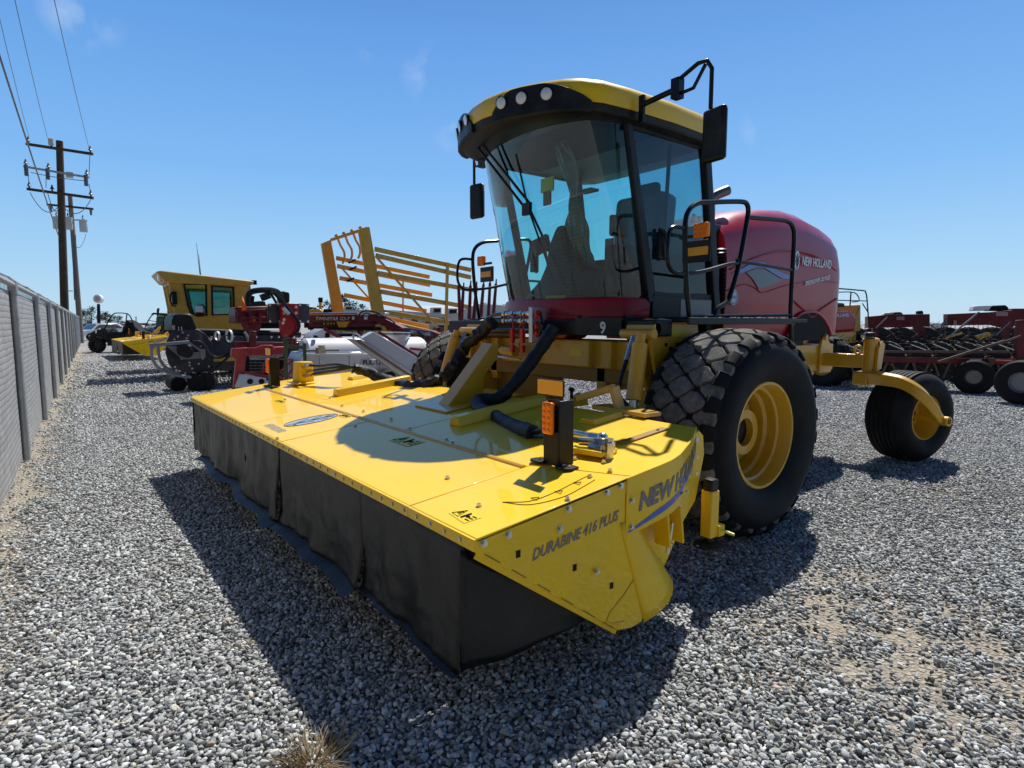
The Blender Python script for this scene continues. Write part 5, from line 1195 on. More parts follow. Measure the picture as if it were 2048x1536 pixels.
# --- pipes with bent tops and pale green machine roof
t=thing('green_tractor',gnd(322,45),'pale green tractor roof showing above the utility vehicles','tractor')
f=PF(300,45,345,45); b_=MB(); f.poly(b_,[(312,634),(314,630),(340,629),(343,634)],0,1.5); b_.build('cab_roof',mat('pale_green_paint',(.12,.32,.12),.4),t,bevel=.05)
b_=MB(); f.poly(b_,[(312,634),(343,634),(345,665),(310,665)],.1,1.3); b_.build('body',GRN,t,bevel=.05)
b_=MB(); 
f.T(b_,[(316,634),(316,620),(318,618)],.09,.3); b_.build('exhaust_pipe',DKD,t); b_=MB(); f.T(b_,[(337,634),(337,620),(339,618)],.09,.3); b_.build('exhaust_pipe',DKD,t)
for a,bb in((318,0),(338,0),(318,1.5),(338,1.5)):
    c=f.q(a,670,bb); c[2]=.6; wheel(t,c,.6,.4,f.b,YEL)
# --- yellow cabbed bale wagons
f=PF(330,16.0,505,17.25)
T=thing('bale_wagon',f.q(420,700),'old yellow self-propelled bale wagon with boxy cab behind the black reel header','bale wagon','yellow cab wagons'); T.location.z=0; ORG[T.name][2]=0
W_=1.5
t=MB(); f.poly(t,[(312,543),(322,541),(507,562),(509,566),(500,572),(343,566),(330,563)],-.12,W_+.24); t.build('cab_roof',YOL,T,bevel=.04)
win1=[(368,568),(412,569),(413,631),(396,632),(382,625),(376,610)]; win2=[(424,572),(467,575),(468,628),(425,630)]
def wallring(P,wins,mt,name,b0,th):
    # wall panels round the window openings
    t=MB()
    for q_ in P: f.poly(t,q_,b0,th)
    return t.build(name,mt,T,bevel=.01)
wallring([[(343,566),(368,568),(376,610),(382,625),(396,632),(396,668),(362,668),(352,628)],[(412,569),(424,572),(425,630),(425,668),(396,668),(396,632),(413,631)],[(467,575),(499,577),(495,664),(425,668),(425,630),(468,628)],[(343,564),(499,573),(499,577),(467,575),(424,572),(412,569),(368,568),(343,567)]],None,YOL,'cab_side',0,.06)
wallring([[(343,566),(362,568),(372,610),(382,630),(396,632),(396,668),(362,668),(352,628)],[(412,569),(424,572),(425,630),(425,668),(396,668),(396,632),(413,631)],[(467,575),(499,577),(495,664),(425,668),(425,630),(468,628)]],None,YOL,'cab_side',W_-.06,.06)
for wn in(win1,win2):
    t=MB(); f.poly(t,wn,.02,.006); wg=t.build('side_window',GLF,T); t=MB(); t.tube([f.q(x,y,-.012) for x,y in wn],.03,6,closed=True); t.build('window_gasket',DKD,wg)
t=MB(); P0=[f.q(341,567,.0),f.q(353,628,.0)]; t.add([P0[0],P0[1],P0[1]+f.b*W_,P0[0]+f.b*W_],[(0,1,2,3)]); fw_=t.build('front_window',GLF,T,fix=False)
t=MB(); 
for k in(0,.5,1.): t.beam(P0[0]+f.b*W_*k-f.a*.02,P0[1]+f.b*W_*k-f.a*.02,.05,.06)
for k in(0,1.): t.beam(P0[0]*(1-k)+P0[1]*k,P0[0]*(1-k)+P0[1]*k+f.b*W_,.06,.05)
t.build('window_frame',YOL,fw_)
t=MB(); t.add([f.q(497,577,.06),f.q(495,664,.06),f.q(495,664,W_-.06),f.q(497,577,W_-.06)],[(0,1,2,3)]); t.build('rear_wall',YOL,T,solid=.05,fix=False)
t=MB(); f.poly(t,[(362,667),(495,664),(498,690),(360,700)],.05,W_-.1); t.build('lower_body',YOL,T,bevel=.02)
MB().box(f.q(352,553,.1),(.12,.12,.17)).build('beacon_lamp',ORF,T,bevel=.02)
t=MB(); t.cyl(f.q(400,549,.3),f.q(393,486,.3),.012,.005,5); t.build('radio_antenna',DKD,T)
t=MB(); t.box(f.q(326,555,.25),(.25,.25,.2)); t.build('headlamp',LEN,T,bevel=.04)
t=MB(); t.box(f.q(508,565,.0),(.12,.12,.12)); t.build('work_lamp',DKD,T)
t=MB(); f.T(t,[(345,612),(341,600),(341,588),(347,585)],.02,-.1); f.T(t,[(345,612),(352,612)],.02,-.1,sm=0); t.box(f.q(349,596,-.1),(.12,.10,.34)); t.build('side_mirror',DKD,T)
t=MB(); f.T(t,[(404,608),(412,620),(404,628)],.02,.8); t.box(f.q(398,621,.5),(.35,.1,.3)); t.build('steering_column',DKD,T)
t=MB(); t.add([f.q(391,611,.01),f.q(406,612,.01),f.q(406,625,.01),f.q(391,624,.01)],[(0,1,2,3)]); t.build('window_notice',LDC,T,fix=False)
t=MB(); t.add([f.q(427,624,.01),f.q(441,625,.01),f.q(441,628,.01),f.q(427,628,.01)],[(0,1,2,3)]); t.build('window_sticker',LDC,T,fix=False)
text(T,'lettering','H9',mat('faded_red_decal',(.4,.03,.03),.5),f.q(461,642,-.01),f.q(472,642)-f.q(461,642),UP,.085,bold=.03,n=-f.b)
for a,bb in((385,.3),(480,.3),(385,W_-.3),(480,W_-.3)):
    c=f.q(a,690,bb); c[2]=.62; wheel(T,c,.62,.45,f.b,YOL,lugs=18)
t=MB(); f.poly(t,[(360,700),(600,690),(600,678),(360,684)],.5,1.); t.build('chassis_frame',YOL,T)
c2=copy_tree(T,label='second yellow bale wagon whose roof tip shows behind the first cab'); mv=f.b*3.0+f.a*.45; c2.location=Vector(V(*T.location)+mv)
# --- black reel header
f=PF(300,12.6,600,14.6)
T=thing('reel_header',f.q(390,780),'blue black reel pickup header with grey tube guards on small wheels','reel header'); T.location.z=0; ORG[T.name][2]=0
t=MB(); f.poly(t,[(333,684),(340,668),(352,659),(372,657),(395,658),(412,668),(424,686),(429,712),(424,738),(410,752),(388,756),(366,752),(350,744),(338,728),(331,706)],0,.05); t.build('end_panel',DBL,T,bevel=.01)
t=MB(); f.poly(t,[(344,661),(344,640),(349,630),(362,626.5),(380,627),(386,633),(396,662),(380,664)],.0,.9); t.build('curved_hood',BLK,T,bevel=.04)
t=MB()
for k in range(34):
    a=random.uniform(338,425); y=random.uniform(662,750); bolt(t,f.q(a,y,-.003),-f.b,.016,.012)
for a,y in((346,655),(349,655),(357,657),(363,657)): t.box(f.q(a,y,-.02),(.02,.02,.09))
each(t,'bolt',ZNC,T)
t=MB(); f.L(t,(299,691),(378,684),.07,.07,-.3); f.L(t,(299,691),(309,694),.08,.06,-.3); t.build('guard_beam',GRY,T,bevel=.01)
t=MB(); f.T(t,[(303,694),(304,712),(310,728),(326,741),(350,750),(382,754)],.03,-.28,8); t.build('guard_tube',GRY,T)
t=MB(); f.T(t,[(316,693),(318,712),(325,728),(342,742),(362,750),(388,755)],.03,-.1,8); t.build('guard_tube',GRY,T)
t=MB(); f.poly(t,[(334,693),(366,719),(411,716),(411,700),(401,703),(370,708),(352,692)],-.12,.03); f.L(t,(379,686),(406,704),.04,.04,-.15); f.poly(t,[(401,698),(411,698),(411,716),(401,716)],-.16,.05); t.build('guard_plate',GRY,T)
t=MB(); t.cyl(f.q(368,701,-.35),f.q(368,701,0),.14,n=20).cyl(f.q(374,705,-.25),f.q(374,705,0),.12,n=16); t.build('drive_motor',BLK,T,bevel=.01)
t=MB(); t.cyl(f.q(372,697,-.30),f.q(380,690,-.25),.03,n=8).cyl(f.q(360,701,-.30),f.q(366,701,-.30),.035,n=8); t.build('motor_fitting',ZNC,T)
t=MB(); f.T(t,[(385,683),(400,684),(412,694),(420,708),(432,715),(448,712),(458,704)],.03,-.15,8); f.T(t,[(460,710),(448,722),(432,738),(418,746)],.028,-.2,8); t.build('hydraulic_hose',HOS,T)
t=MB(); t.cyl(f.q(395,664,.5),f.q(600,669,.5),.085,n=18); t.build('top_tube',BLK,T)
t=MB(); t.cyl(f.q(395,700,.6),f.q(600,700,.6),.05,n=12).cyl(f.q(395,690,.8),f.q(600,690,.8),.16,n=12); t.build('reel_shaft',DBL,T)
for k in range(7):
    y=674+k*13; t=MB(); t.beam(f.q(400,y,.35+.1*(k%3)),f.q(600,y-1,.35+.1*(k%3)),.04,.05)
    for j in range(26): 
        p=f.q(402+j*7.6,y,.33+.1*(k%3)); t.cyl(p,p+V(0,0,-.13)+f.a*.02,.008,n=3,caps=False)
    t.build('reel_bar',DBL,T)
    t=MB()
    for j in range(13): bolt(t,f.q(408+j*15+ (k%2)*6,y,.32+.1*(k%3)),-f.b,.020,.02)
    each(t,'bolt',ZNC,T)
t=MB()
for px_ in(452,470,520,560): t.cyl(f.q(px_,706,.3),f.q(px_,706,.34),.42,n=24)
t.build('reel_disc',DBL,T)
for px_,r_ in((434,.11),(458,.15)):
    t=MB(); t.lathe([(r_*.8,-.015),(r_,-.015),(r_,.025),(r_*.8,.025),(r_*.8,-.015)],f.q(px_,672,.2),f.a*.9+f.b*.2,24); t.build('pulley_ring',WHT,T)
t=MB(); f.T(t,[(489,664),(494,672),(500,688)],.035,.2,6); t.build('curved_link',GRY,T)
t=MB(); f.poly(t,[(395,716),(470,714),(470,722),(395,724)],.2,.05); t.build('yellow_rail',YOL,T)
for px_,r_,b_,w_ in((393,.19,-.1,.12),(413,.21,.0,.40)):
    c=f.q(px_,768,b_); c[2]=r_+.01; t=MB(); t.lathe([(0,-w_/2),(r_*.9,-w_/2),(r_,-w_/2+.02),(r_,w_/2-.02),(r_*.9,w_/2),(0,w_/2)],c,f.b*.9+f.a*.35,28); t.build('gauge_wheel',RUB,T)
t=MB(); t.box(f.q(404,745,.05),(.06,.06,.3)); f.L(t,(395,752),(412,760),.03,.05,-.05); t.build('wheel_bracket',BLK,T)
c=f.q(352,768,.4); c[2]=.16; MB().lathe([(0,-.3),(.16,-.3),(.16,.3),(0,.3)],c,f.b,24).build('gauge_roller',RUB,T)
t=MB()
for k in range(9): p=f.q(415+7*k,746,.1+.05*(k%2)); t.tube(spl([p,p+V(0,0,-.15)+f.a*.03,p+V(0,0,-.28)+f.a*.12]),.007,4)
t.build('pickup_tines',DKD,T)
# --- red merger with black side panels
f=PF(465,11.6,625,12.6)
T=thing('hay_merger',f.q(560,760),'dark red merger with two black panels and an orange flag','hay merger'); T.location.z=0; ORG[T.name][2]=0
t=MB(); f.poly(t,[(471,614),(536,612),(537,646),(471,647)],.1,.5); t.build('gearbox_housing',RE2,T,bevel=.03)
t=MB(); f.L(t,(472,622),(535,620),.05,.05,.02); f.L(t,(472,636),(535,635),.04,.04,.03); 
for a in(478,500,520): t.box(f.q(a,632,.04),(.05,.06,.22))
t.build('housing_rails',RE2,T,bevel=.008)
for a,b_ in((537,562),(597,619)):
    t=MB(); f.poly(t,[(a,607),(b_,607.5),(b_,646),(a,646)],.0,.05); pn=t.build('black_panel',DBL,T,bevel=.01); t=MB()
    for x_,y_ in((a+3,610),(b_-3,610),(a+3,643),(b_-3,643)): bolt(t,f.q(x_,y_,-.0),-f.b,.018,.014)
    each(t,'bolt',ZNC,pn)
t=MB(); f.poly(t,[(562,607),(597,607),(597,664),(590,672),(578,676),(568,672),(564,660)],-.12,.18); t.build('centre_plate',RE3 if 0 else RED,T,bevel=.01)
t=MB()
for x_,y_ in((568,626),(568,639),(592,614),(592,626),(566,646)): bolt(t,f.q(x_,y_,-.12),-f.b,.022,.018)
each(t,'bolt',ZNC,T)
t=MB(); f.poly(t,[(492,646),(524,646),(520,662),(500,662)],.15,.4); t.build('pedestal',RE2,T,bevel=.02)
t=MB(); f.T(t,[(543,583),(556,596),(573,617),(590,636),(597,652),(592,666),(580,676)],.022,-.2,6); f.T(t,[(550,583),(566,600),(580,620),(594,636),(600,650),(596,664)],.018,-.22,6); t.build('hydraulic_hose',HOS,T)
t=MB(); t.cyl(f.q(566,615,-.2),f.q(578,628,-.2),.04,n=8); t.build('hose_coupler',ZNC,T)
t=MB(); t.add([f.q(483,622,-.05),f.q(485,592,-.05),f.q(494,620,-.05)],[(0,1,2)]); t.build('warning_flag',ORF,T,solid=.004,fix=False)
t=MB(); t.add([f.q(505,637,.09),f.q(511,637,.09),f.q(511,642,.09),f.q(505,642,.09)],[(0,1,2,3)]); t.build('orange_sticker',ORF,T,fix=False,solid=.002)
t=MB(); f.L(t,(470,690),(620,692),.15,.15,.8); f.L(t,(505,662),(505,692),.12,.12,.6); f.L(t,(585,676),(585,692),.12,.12,.6)
for x_ in(478,610): f.L(t,(x_,690),(x_,745),.1,.1,.8)
t.build('lower_frame',RE2,T,bevel=.01)
for x_ in(478,610):
    c=f.q(x_,740,.8); c[2]=.3; wheel(T,c,.3,.2,f.a,WHT)
# roll bar shapes
f=PF(495,14.5,585,15.2)
T=thing('roll_bar_machine',f.q(530,740),'black rounded roll bar frame standing above the red merger','machine'); T.location.z=0; ORG[T.name][2]=0
t=MB(); f.T(t,[(497,612),(496,596),(501,585),(515,581),(540,580),(555,584),(562,594),(563,606)],.07,.0,8); f.T(t,[(503,610),(505,592)],.05,.1,sm=0); f.poly(t,[(496,606),(520,602),(530,603),(532,611),(497,613)],0,.5); f.L(t,(523,596),(538,590),.16,.16,.1); f.L(t,(540,584),(556,612),.05,.05,.0); t.build('roll_bar',BLK,T)
t=MB(); f.poly(t,[(562,585),(566,582),(577,583),(580,588),(580,605),(565,605)],.1,.4); t.build('control_box',BLK,T,bevel=.05)
t=MB(); f.poly(t,[(497,612),(580,604),(582,640),(497,645)],.1,1.0); t.build('yellow_engine_cover',YOL,T,bevel=.04)
t=MB(); f.L(t,(500,645),(580,645),.3,.3,.5); t.build('frame',DKD,T)
for x_,b_ in((508,.0),(570,.0),(508,1.1),(570,1.1)):
    c=f.q(x_,690,b_); c[2]=.5; wheel(T,c,.5,.3,f.b,YOL)
# --- red post frame with white boots
f=PF(460,9.6,600,10.2)
T=thing('red_frame_implement',f.q(500,775),'bright red post frame with pale grey skid boots behind the mower corner','implement'); T.location.z=0; ORG[T.name][2]=0
t=MB(); f.poly(t,[(463,697),(495,695),(493,712),(489,747),(476,775),(466,778),(472,718),(462,713)],0,.08); t.build('side_post',RE3,T,bevel=.01)
t=MB(); f.poly(t,[(495,696),(568,693),(569,708),(496,712)],.0,.12); f.poly(t,[(514,695),(525,690),(545,690),(552,702)],-.05,.1); t.build('cross_beam',RE3,T,bevel=.01)
t=MB(); f.poly(t,[(500,711),(566,707),(566,714),(500,718)],.02,.08); t.build('grey_under_beam',GRY,T,bevel=.01)
t=MB(); f.poly(t,[(471,775),(481,748),(533,756),(534,775)],-.12,.2); bt=t.build('skid_boot',ALB,T,bevel=.01)
t=MB(); 
for x_ in(500,523): t.cyl(f.q(x_,763,-.13),f.q(x_,763,-.10),.045,n=20)
t.build('boot_hole',DKD,bt)
t=MB(); f.L(t,(489,745),(588,762),.05,.05,-.05); t.build('lower_rail',RE3,T,bevel=.006)
t=MB()
for p,q in(((526,748),(543,717)),((543,717),(585,720)),((543,717),(548,748)),((585,720),(560,745)),((560,745),(592,760)),((595,722),(571,758)),((526,726),(526,750)),((548,732),(562,744))): f.L(t,p,q,.025,.025,.0)
t.build('lattice_bars',RE3,T)
for k in range(5):
    y=719+k*6; t=MB(); t.cyl(f.q(500,y,.35),f.q(545,y,.35),.012,n=5)
    for j in range(5): t.ball(f.q(501+j*9.5,y,.33),.016,6,4)
    t.build('roller_bar',STL,T)
t=MB(); f.poly(t,[(480,712),(566,712),(566,750),(490,760)],.6,.05); t.build('back_sheet',DKD,T)
# --- green pipe clamp frame
f=PF(565,9.2,680,9.6)
T=thing('green_pipe_frame',f.q(600,760),'dark green upright pipe frame with a grey clamp arm before the tank','pipe frame'); T.location.z=0; ORG[T.name][2]=0
t=MB()
for x_ in(571,609): f.L(t,(x_,684 if x_<600 else 686),(x_+2,770),.05,.05)
t.build('upright',GRN,T,bevel=.008)
t=MB(); f.L(t,(569,692),(609,695),.05,.05,-.02); f.L(t,(566,681),(576,681),.06,.06); t.build('cross_pipe',GRN,T)
t=MB(); t.cyl(f.q(609,701,0),f.q(678,700,0),.022,n=10); t.build('clamp_arm',GRY,T)
t=MB(); t.box(f.q(641,701,0),(.12,.12,.09)).box(f.q(640,697,0),(.03,.05,.1)).box(f.q(646,697,0),(.03,.05,.1)); t.build('clamp',ZNC,T)
# --- pull tank
f=PF(590,9.9,850,11.2)
T=thing('pull_tank',f.q(700,765),'grey metal pull tank trailer with a white rounded top','tank trailer'); T.location.z=0; ORG[T.name][2]=0
def cylv(t,px0,px1,py,r,b,n=32,z=None):
    p,q=f.q(px0,py,b),f.q(px1,py,b); q[2]=p[2]
    t.cyl(p,q,r,n=n); return p,q
t=MB(); p=f.q(606,715,.55); q=f.q(770,715,.55); q[2]=p[2]; t.lathe([(0,0),(.30,0),(.335,.04),(.335,np.linalg.norm(q-p)),(0,np.linalg.norm(q-p))],p,nrm(q-p),40); t.build('tank_barrel',WHT,T)
t=MB(); f.poly(t,[(598,722),(606,706),(720,704),(790,722),(838,752),(838,775),(600,775)],.15,.8); t.build('hopper_body',ALU,T,bevel=.01)
t=MB(); f.L(t,(616,706),(745,708),.03,.05,.12); t.tube(spl([f.q(600,735,.1),f.q(603,722,.1),f.q(608,712,.1),f.q(620,708,.1),f.q(740,709,.1)],3),.016,8); t.build('top_rail',WHT,T)
for a in(640,700,760): t=MB(); f.L(t,(a,708),(a+2,770),.02,.02,.13); t.build('side_rib',ALU,T)
sg=MB().add([f.q(723,718,.13),f.q(786,718,.13),f.q(786,731,.13),f.q(723,731,.13)],[(0,1,2,3)]).build('name_plate',LDC,T,fix=False,solid=.003)
u=f.q(786,731,.12)-f.q(723,731,.12); text(sg,'lettering','PUL-TANK',DKD,f.q(726,729.5,.118),u,UP,.082,width=np.linalg.norm(u)*.9,bold=.02,n=-f.b,lift=.004)
t=MB(); f.poly(t,[(620,678),(626,668),(645,657.5),(676,678)],.7,.5); lid=t.build('end_cap_plate',ALB,T,bevel=.01); MB().cyl(f.q(654,671,.69),f.q(654,671,.70),.05,n=18).build('cap_hole',DKD,lid)
t=MB(); f.L(t,(648,657),(684,678),.05,.06,.65); t.build('red_edge_bar',RE2,T)
MB().box(f.q(631,673,.4),(.10,.06,.045)).build('filler_cap',DKD,T,bevel=.015)
for a in(660,780): c=f.q(a,770,.0); c[2]=.33; wheel(T,c,.33,.22,f.b,WHT)
f=PF(700,9.0,850,9.7)
T=thing('unloading_chute',f.q(780,765),'slanting pale metal chute with steel side channel in front of the tank','chute'); T.location.z=0; ORG[T.name][2]=0
t=MB(); f.poly(t,[(722,678),(747,663.5),(849,723),(838,753)],.0,.18); t.build('chute_panel',ALB,T,bevel=.006)
t=MB(); f.poly(t,[(700,678),(722,678),(838,753),(832,764),(815,760)],-.03,.16); t.build('side_channel',ALU,T,bevel=.006)
t=MB(); f.L(t,(716,682),(828,756),.02,.03,-.05); t.build('channel_lip',mat('brown_steel',(.20,.17,.14),.5,metal=.5),T)
t=MB(); f.T(t,[(707,678),(707,670),(712,667),(719,672),(722,678)],.014,.02,6); t.build('lift_loop',ALU,T)
t=MB(); f.L(t,(757,664),(850,722),.03,.04,.3); t.build('red_edge_bar',RE2,T)
t=MB()
for x_ in(795,832): f.L(t,(x_,705 if x_<800 else 745),(x_,800),.05,.05,.1)
t.build('support_leg',GRY,T)
f=PF(760,11.8,860,12.4)
T=thing('white_dome_tank',f.q(810,760),'bright white domed tank with steel bands behind the slanting chute','tank'); T.location.z=0; ORG[T.name][2]=0
p,q=f.q(772,715,.6),f.q(846,715,.6); q[2]=p[2]
t=MB(); t.cyl(p,q,.42,n=32); t.build('tank_shell',WHT,T,bevel=.12,seg=4)
t=MB(); t.cyl(f.q(786,694,.6),f.q(786,672,.6),.28,.33,28).cyl(f.q(786,672,.6),f.q(786,669,.6),.36,n=28).cyl(f.q(786,666,.6),f.q(786,664,.6),.36,n=28); t.build('hatch_collar',ALU,T)
t=MB(); f.L(t,(770,726),(850,726),.08,.08,.2); t.build('cradle',RE3,T); 
for a in(780,838): t=MB(); f.L(t,(a,724),(a,775),.07,.07,.3); t.build('cradle_leg',RE3,T)
t=MB(); f.L(t,(820,697),(870,702),.05,.05,-.1); t.box(f.q(862,690,-.1),(.12,.1,.12)); t.build('red_pipework',RE3,T)
# --- red twin rake beam
f=PF(600,16.5,905,14.2)
T=thing('twin_rake',f.q(740,760),'long dark red folded twin rake with white model lettering on its beam','hay rake'); T.location.z=0; ORG[T.name][2]=0
t=MB(); f.poly(t,[(617,630),(712,629),(745,631),(760,636),(745,648),(617,646)],0,.25); t.build('upper_beam',RE2,T,bevel=.02)
t=MB(); f.poly(t,[(735,629),(752,629),(790,648),(866,688),(850,694),(790,668),(745,640)],-.02,.24); t.build('curved_beam',RE2,T,bevel=.02)
t=MB(); t.cyl(f.q(622,627,.1),f.q(716,626,.1),.025,n=8); t.build('top_pipe',ALU,T)
t=MB(); f.poly(t,[(735,628),(770,625),(768,632),(740,634)],.0,.2); t.build('silver_cover',ALU,T,bevel=.02)
u=f.q(712,636,-.01)-f.q(632,636,-.01); text(T,'lettering','TWINSTAR G2-7',LDC,f.q(632,640.5,-.01),u,UP,.085,width=np.linalg.norm(u)*.86,shear=.25,bold=.015,n=-f.b)
t=MB()
for a,b_ in((704,709),(728,735)): t.add([f.q(a,633,-.01),f.q(b_,633,-.01),f.q(b_,639,-.01),f.q(a,639,-.01)],[(0,1,2,3)])
t.build('white_stickers',LDC,T,fix=False)
t=MB(); f.poly(t,[(617,646),(745,648),(748,656),(617,656)],.1,.3); f.poly(t,[(690,646),(748,645),(748,656),(686,656)],-.05,.2); t.build('lower_beam',RE2,T,bevel=.02)
t=MB(); f.poly(t,[(672,643),(697,643),(690,657),(678,657)],-.1,.12); t.build('yellow_bracket',YOR,T,bevel=.01)
t=MB(); f.poly(t,[(750,648),(768,652),(776,664),(752,656)],-.06,.1); t.build('yellow_link',YOL,T,bevel=.01)
t=MB()
for a in(648,656,662,668): t.box(f.q(a,647,-.02),(.06,.01,.05))
t.build('yellow_stickers',YDC,T)
t=MB(); f.poly(t,[(785,654),(868,664),(905,680),(905,696),(868,690),(785,676)],-.05,.25); nb=t.build('draw_beam',RE2,T,bevel=.02)
t=MB(); t.add([f.q(808,655,-.06),f.q(866,663,-.06),f.q(866,674,-.06),f.q(808,666,-.06)],[(0,1,2,3)]); t.build('blue_name_panel',mat('navy_decal',(.05,.06,.20),.4),nb,fix=False,solid=.002)
u=f.q(862,672,-.07)-f.q(822,666.5,-.07); text(nb,'lettering','NEW HOLLAND',LDC,f.q(821,666,-.07),u,UP,.075,width=np.linalg.norm(u),bold=.04,n=-f.b,lift=.004)
t=MB()
for k in range(40):
    a=620+k*3.6; f.L(t,(a,654),(a+2,662+ (k%3)),.02,.02,-.1)
t.beam(f.q(617,657,-.08),f.q(762,658,-.08),.05,.06); t.build('tine_row',DKD,T)
t=MB(); f.T(t,[(716,632),(725,623),(740,622),(756,626),(770,634),(786,642),(790,650)],.02,-.1,6); f.T(t,[(720,634),(732,626),(746,630),(760,626)],.015,-.12,6); t.build('hydraulic_hose',HOS,T)
t=MB()
for k in range(22): a=835+13*math.cos(k*.6)*random.uniform(.3,1); y=672+10*math.sin(k*.6); f.L(t,(a,y),(a+4,y+6),.02,.02,-.2)
t.build('tine_cluster',DKD,T)
for a in(650,720,800,880): t=MB(); f.L(t,(a,655),(a,745),.1,.1,.3); t.build('leg',RE2,T); c=f.q(a,740,.3); c[2]=.33; wheel(T,c,.33,.22,f.b,WHT)
# small yellow beacon machine
f=PF(620,19,670,19)
T=thing('yellow_beacon_machine',f.q(640,700),'small yellow machine with a work lamp on a stalk left of the rack','machine'); T.location.z=0; ORG[T.name][2]=0
t=MB(); f.poly(t,[(608,622),(625,618),(640,618),(645,624),(645,640),(608,640)],0,.6); t.build('body',YOL,T,bevel=.04)
t=MB(); f.L(t,(641,622),(641,604),.07,.07,.2); f.L(t,(634,613),(648,613),.05,.05,.2); t.build('lamp_stalk',YOL,T); MB().box(f.q(641,600,.2),(.12,.12,.16)).build('work_lamp',DKD,T,bevel=.02)
t=MB(); f.poly(t,[(600,614),(624,614),(624,622),(600,622)],.4,.5); f.poly(t,[(646,618),(674,618),(676,626),(646,626)],.1,.5); t.build('black_cover',DKD,T,bevel=.03)
t=MB(); f.L(t,(612,640),(640,640),.4,.5,.3); t.build('frame',DKD,T)
for a in(612,642): c=f.q(a,690,0); c[2]=.5; wheel(T,c,.5,.3,f.b,YOL)
# --- bale wagon load rack
f=PF(640,17.0,950,19.5)
T=thing('bale_wagon_rack',f.q(760,720),'tall leaning yellow load rack with hooks and long side rails','bale wagon rack'); T.location.z=0; ORG[T.name][2]=0
BR=-1.4  # far frame is behind, on the left
t=MB(); f.poly(t,[(718,461),(739,453),(772,640),(748,640)],0,.14); t.build('main_post',YOL,T,bevel=.01)  # near frame's shade is put into its darker yellow; far frame stays orange-yellow
fb=1.0
t=MB(); f.poly(t,[(643,487),(662,479),(690,632),(668,632)],fb,.14); t.build('main_post',YOR,T,bevel=.01)
t=MB(); f.L(t,(662,480),(736,456),.07,.07,fb,0.05); t.build('top_bar',YOR,T)
for a,y in((671,477),(686,472),(702,467),(719,461)):
    bb=fb*(736-a)/74; t=MB(); f.T(t,[(a-1,y-4),(a+2,y-7),(a+4,y-2),(a+10,y+14),(a+17,y+26),(a+18,y+40),(a+14,y+50)],.035,bb,6,2); t.build('bale_hook',YOR,T)
for (p,q) in(((749,498),(942,540)),((751,511),(942,555)),((755,546),(950,581)),((761,583),(937,614)),((768,624),(911,647))):
    t=MB(); f.L(t,p,q,.05,.14,.0); t.build('side_rail',YOL,T,bevel=.01)
for (p,q) in(((672,516),(859,554)),((674,532),(860,570)),((679,556),(864,590)),((688,590),(853,622)),((772,636),(858,654))):
    t=MB(); f.L(t,p,q,.05,.13,fb); t.build('side_rail',YOR,T,bevel=.01)
t=MB(); f.L(t,(895,525),(891,690),.05,.09,-.06); f.L(t,(751,512),(889,670),.05,.06,-.06); t.build('brace',YOL,T)
t=MB(); f.L(t,(684,537),(739,598),.04,.05,fb-.05); f.L(t,(806,560),(806,640),.03,.05,fb-.05); t.build('brace',YOR,T)
t=MB()
for p,q in(((749,498),(942,540)),((751,511),(942,555)),((755,546),(950,581)),((761,583),(937,614)),((672,516),(859,554)),((674,532),(860,570)),((679,556),(864,590))):
    bb=-.03 if p[0]>700 else fb-.03
    for k in range(3):
        for e in(-1.5,1.5):
            x_=p[0]+8+k*10+e; y_=p[1]+(x_-p[0])*(q[1]-p[1])/(q[0]-p[0])
            for z_ in(-1.6,1.6): t.add([f.q(x_-.7,y_+z_-.6,bb),f.q(x_+.7,y_+z_-.6,bb),f.q(x_+.7,y_+z_+.6,bb),f.q(x_-.7,y_+z_+.6,bb)],[(0,1,2,3)])
t.build('rail_holes',LDC,T,fix=False)
for i,(a,y) in enumerate(((703,523),(705,537),(700,560))): t=MB(); f.L(t,(a-6,y+3),(a+8,y-4),.05,.05,fb-.1); t.build('latch_rod',DKD,T)
t=MB(); f.poly(t,[(668,632),(772,640),(900,668),(900,690),(668,660)],.0,1.1); t.build('load_bed',YOL,T,bevel=.02)
for a,bb in((700,0.1),(760,0.1),(860,.1),(700,1.2),(860,1.2)): c=f.q(a,720,bb); c[2]=.5; wheel(T,c,.5,.3,f.b,YOL)
# --- red stakes
f=PF(910,12.5,1000,13)
T=thing('stake_implement',f.q(955,760),'row of dark red upright stakes left of the windrower cab','stake frame'); T.location.z=0; ORG[T.name][2]=0
for i,(x0,x1,yt) in enumerate(((921,917,562),(922,927,565),(938,941,561),(946,953,563),(960,967,559),(976,980,556),(985,992,558))):
    bb=(i%2)*.35; t=MB(); p,q=f.q(x0,650,bb),f.q(x1,yt+10,bb); t.tube([p,q],[.045,.03],6).cyl(q,f.q(x1+.6,yt,bb),.02,.015,5); t.build('stake',RE2,T)
t=MB(); f.L(t,(905,652),(1000,652),.2,.2,.2); t.build('stake_beam',RE2,T)
for a in(915,990): t=MB(); f.L(t,(a,655),(a,760),.1,.1,.2); t.build('leg',RE2,T)
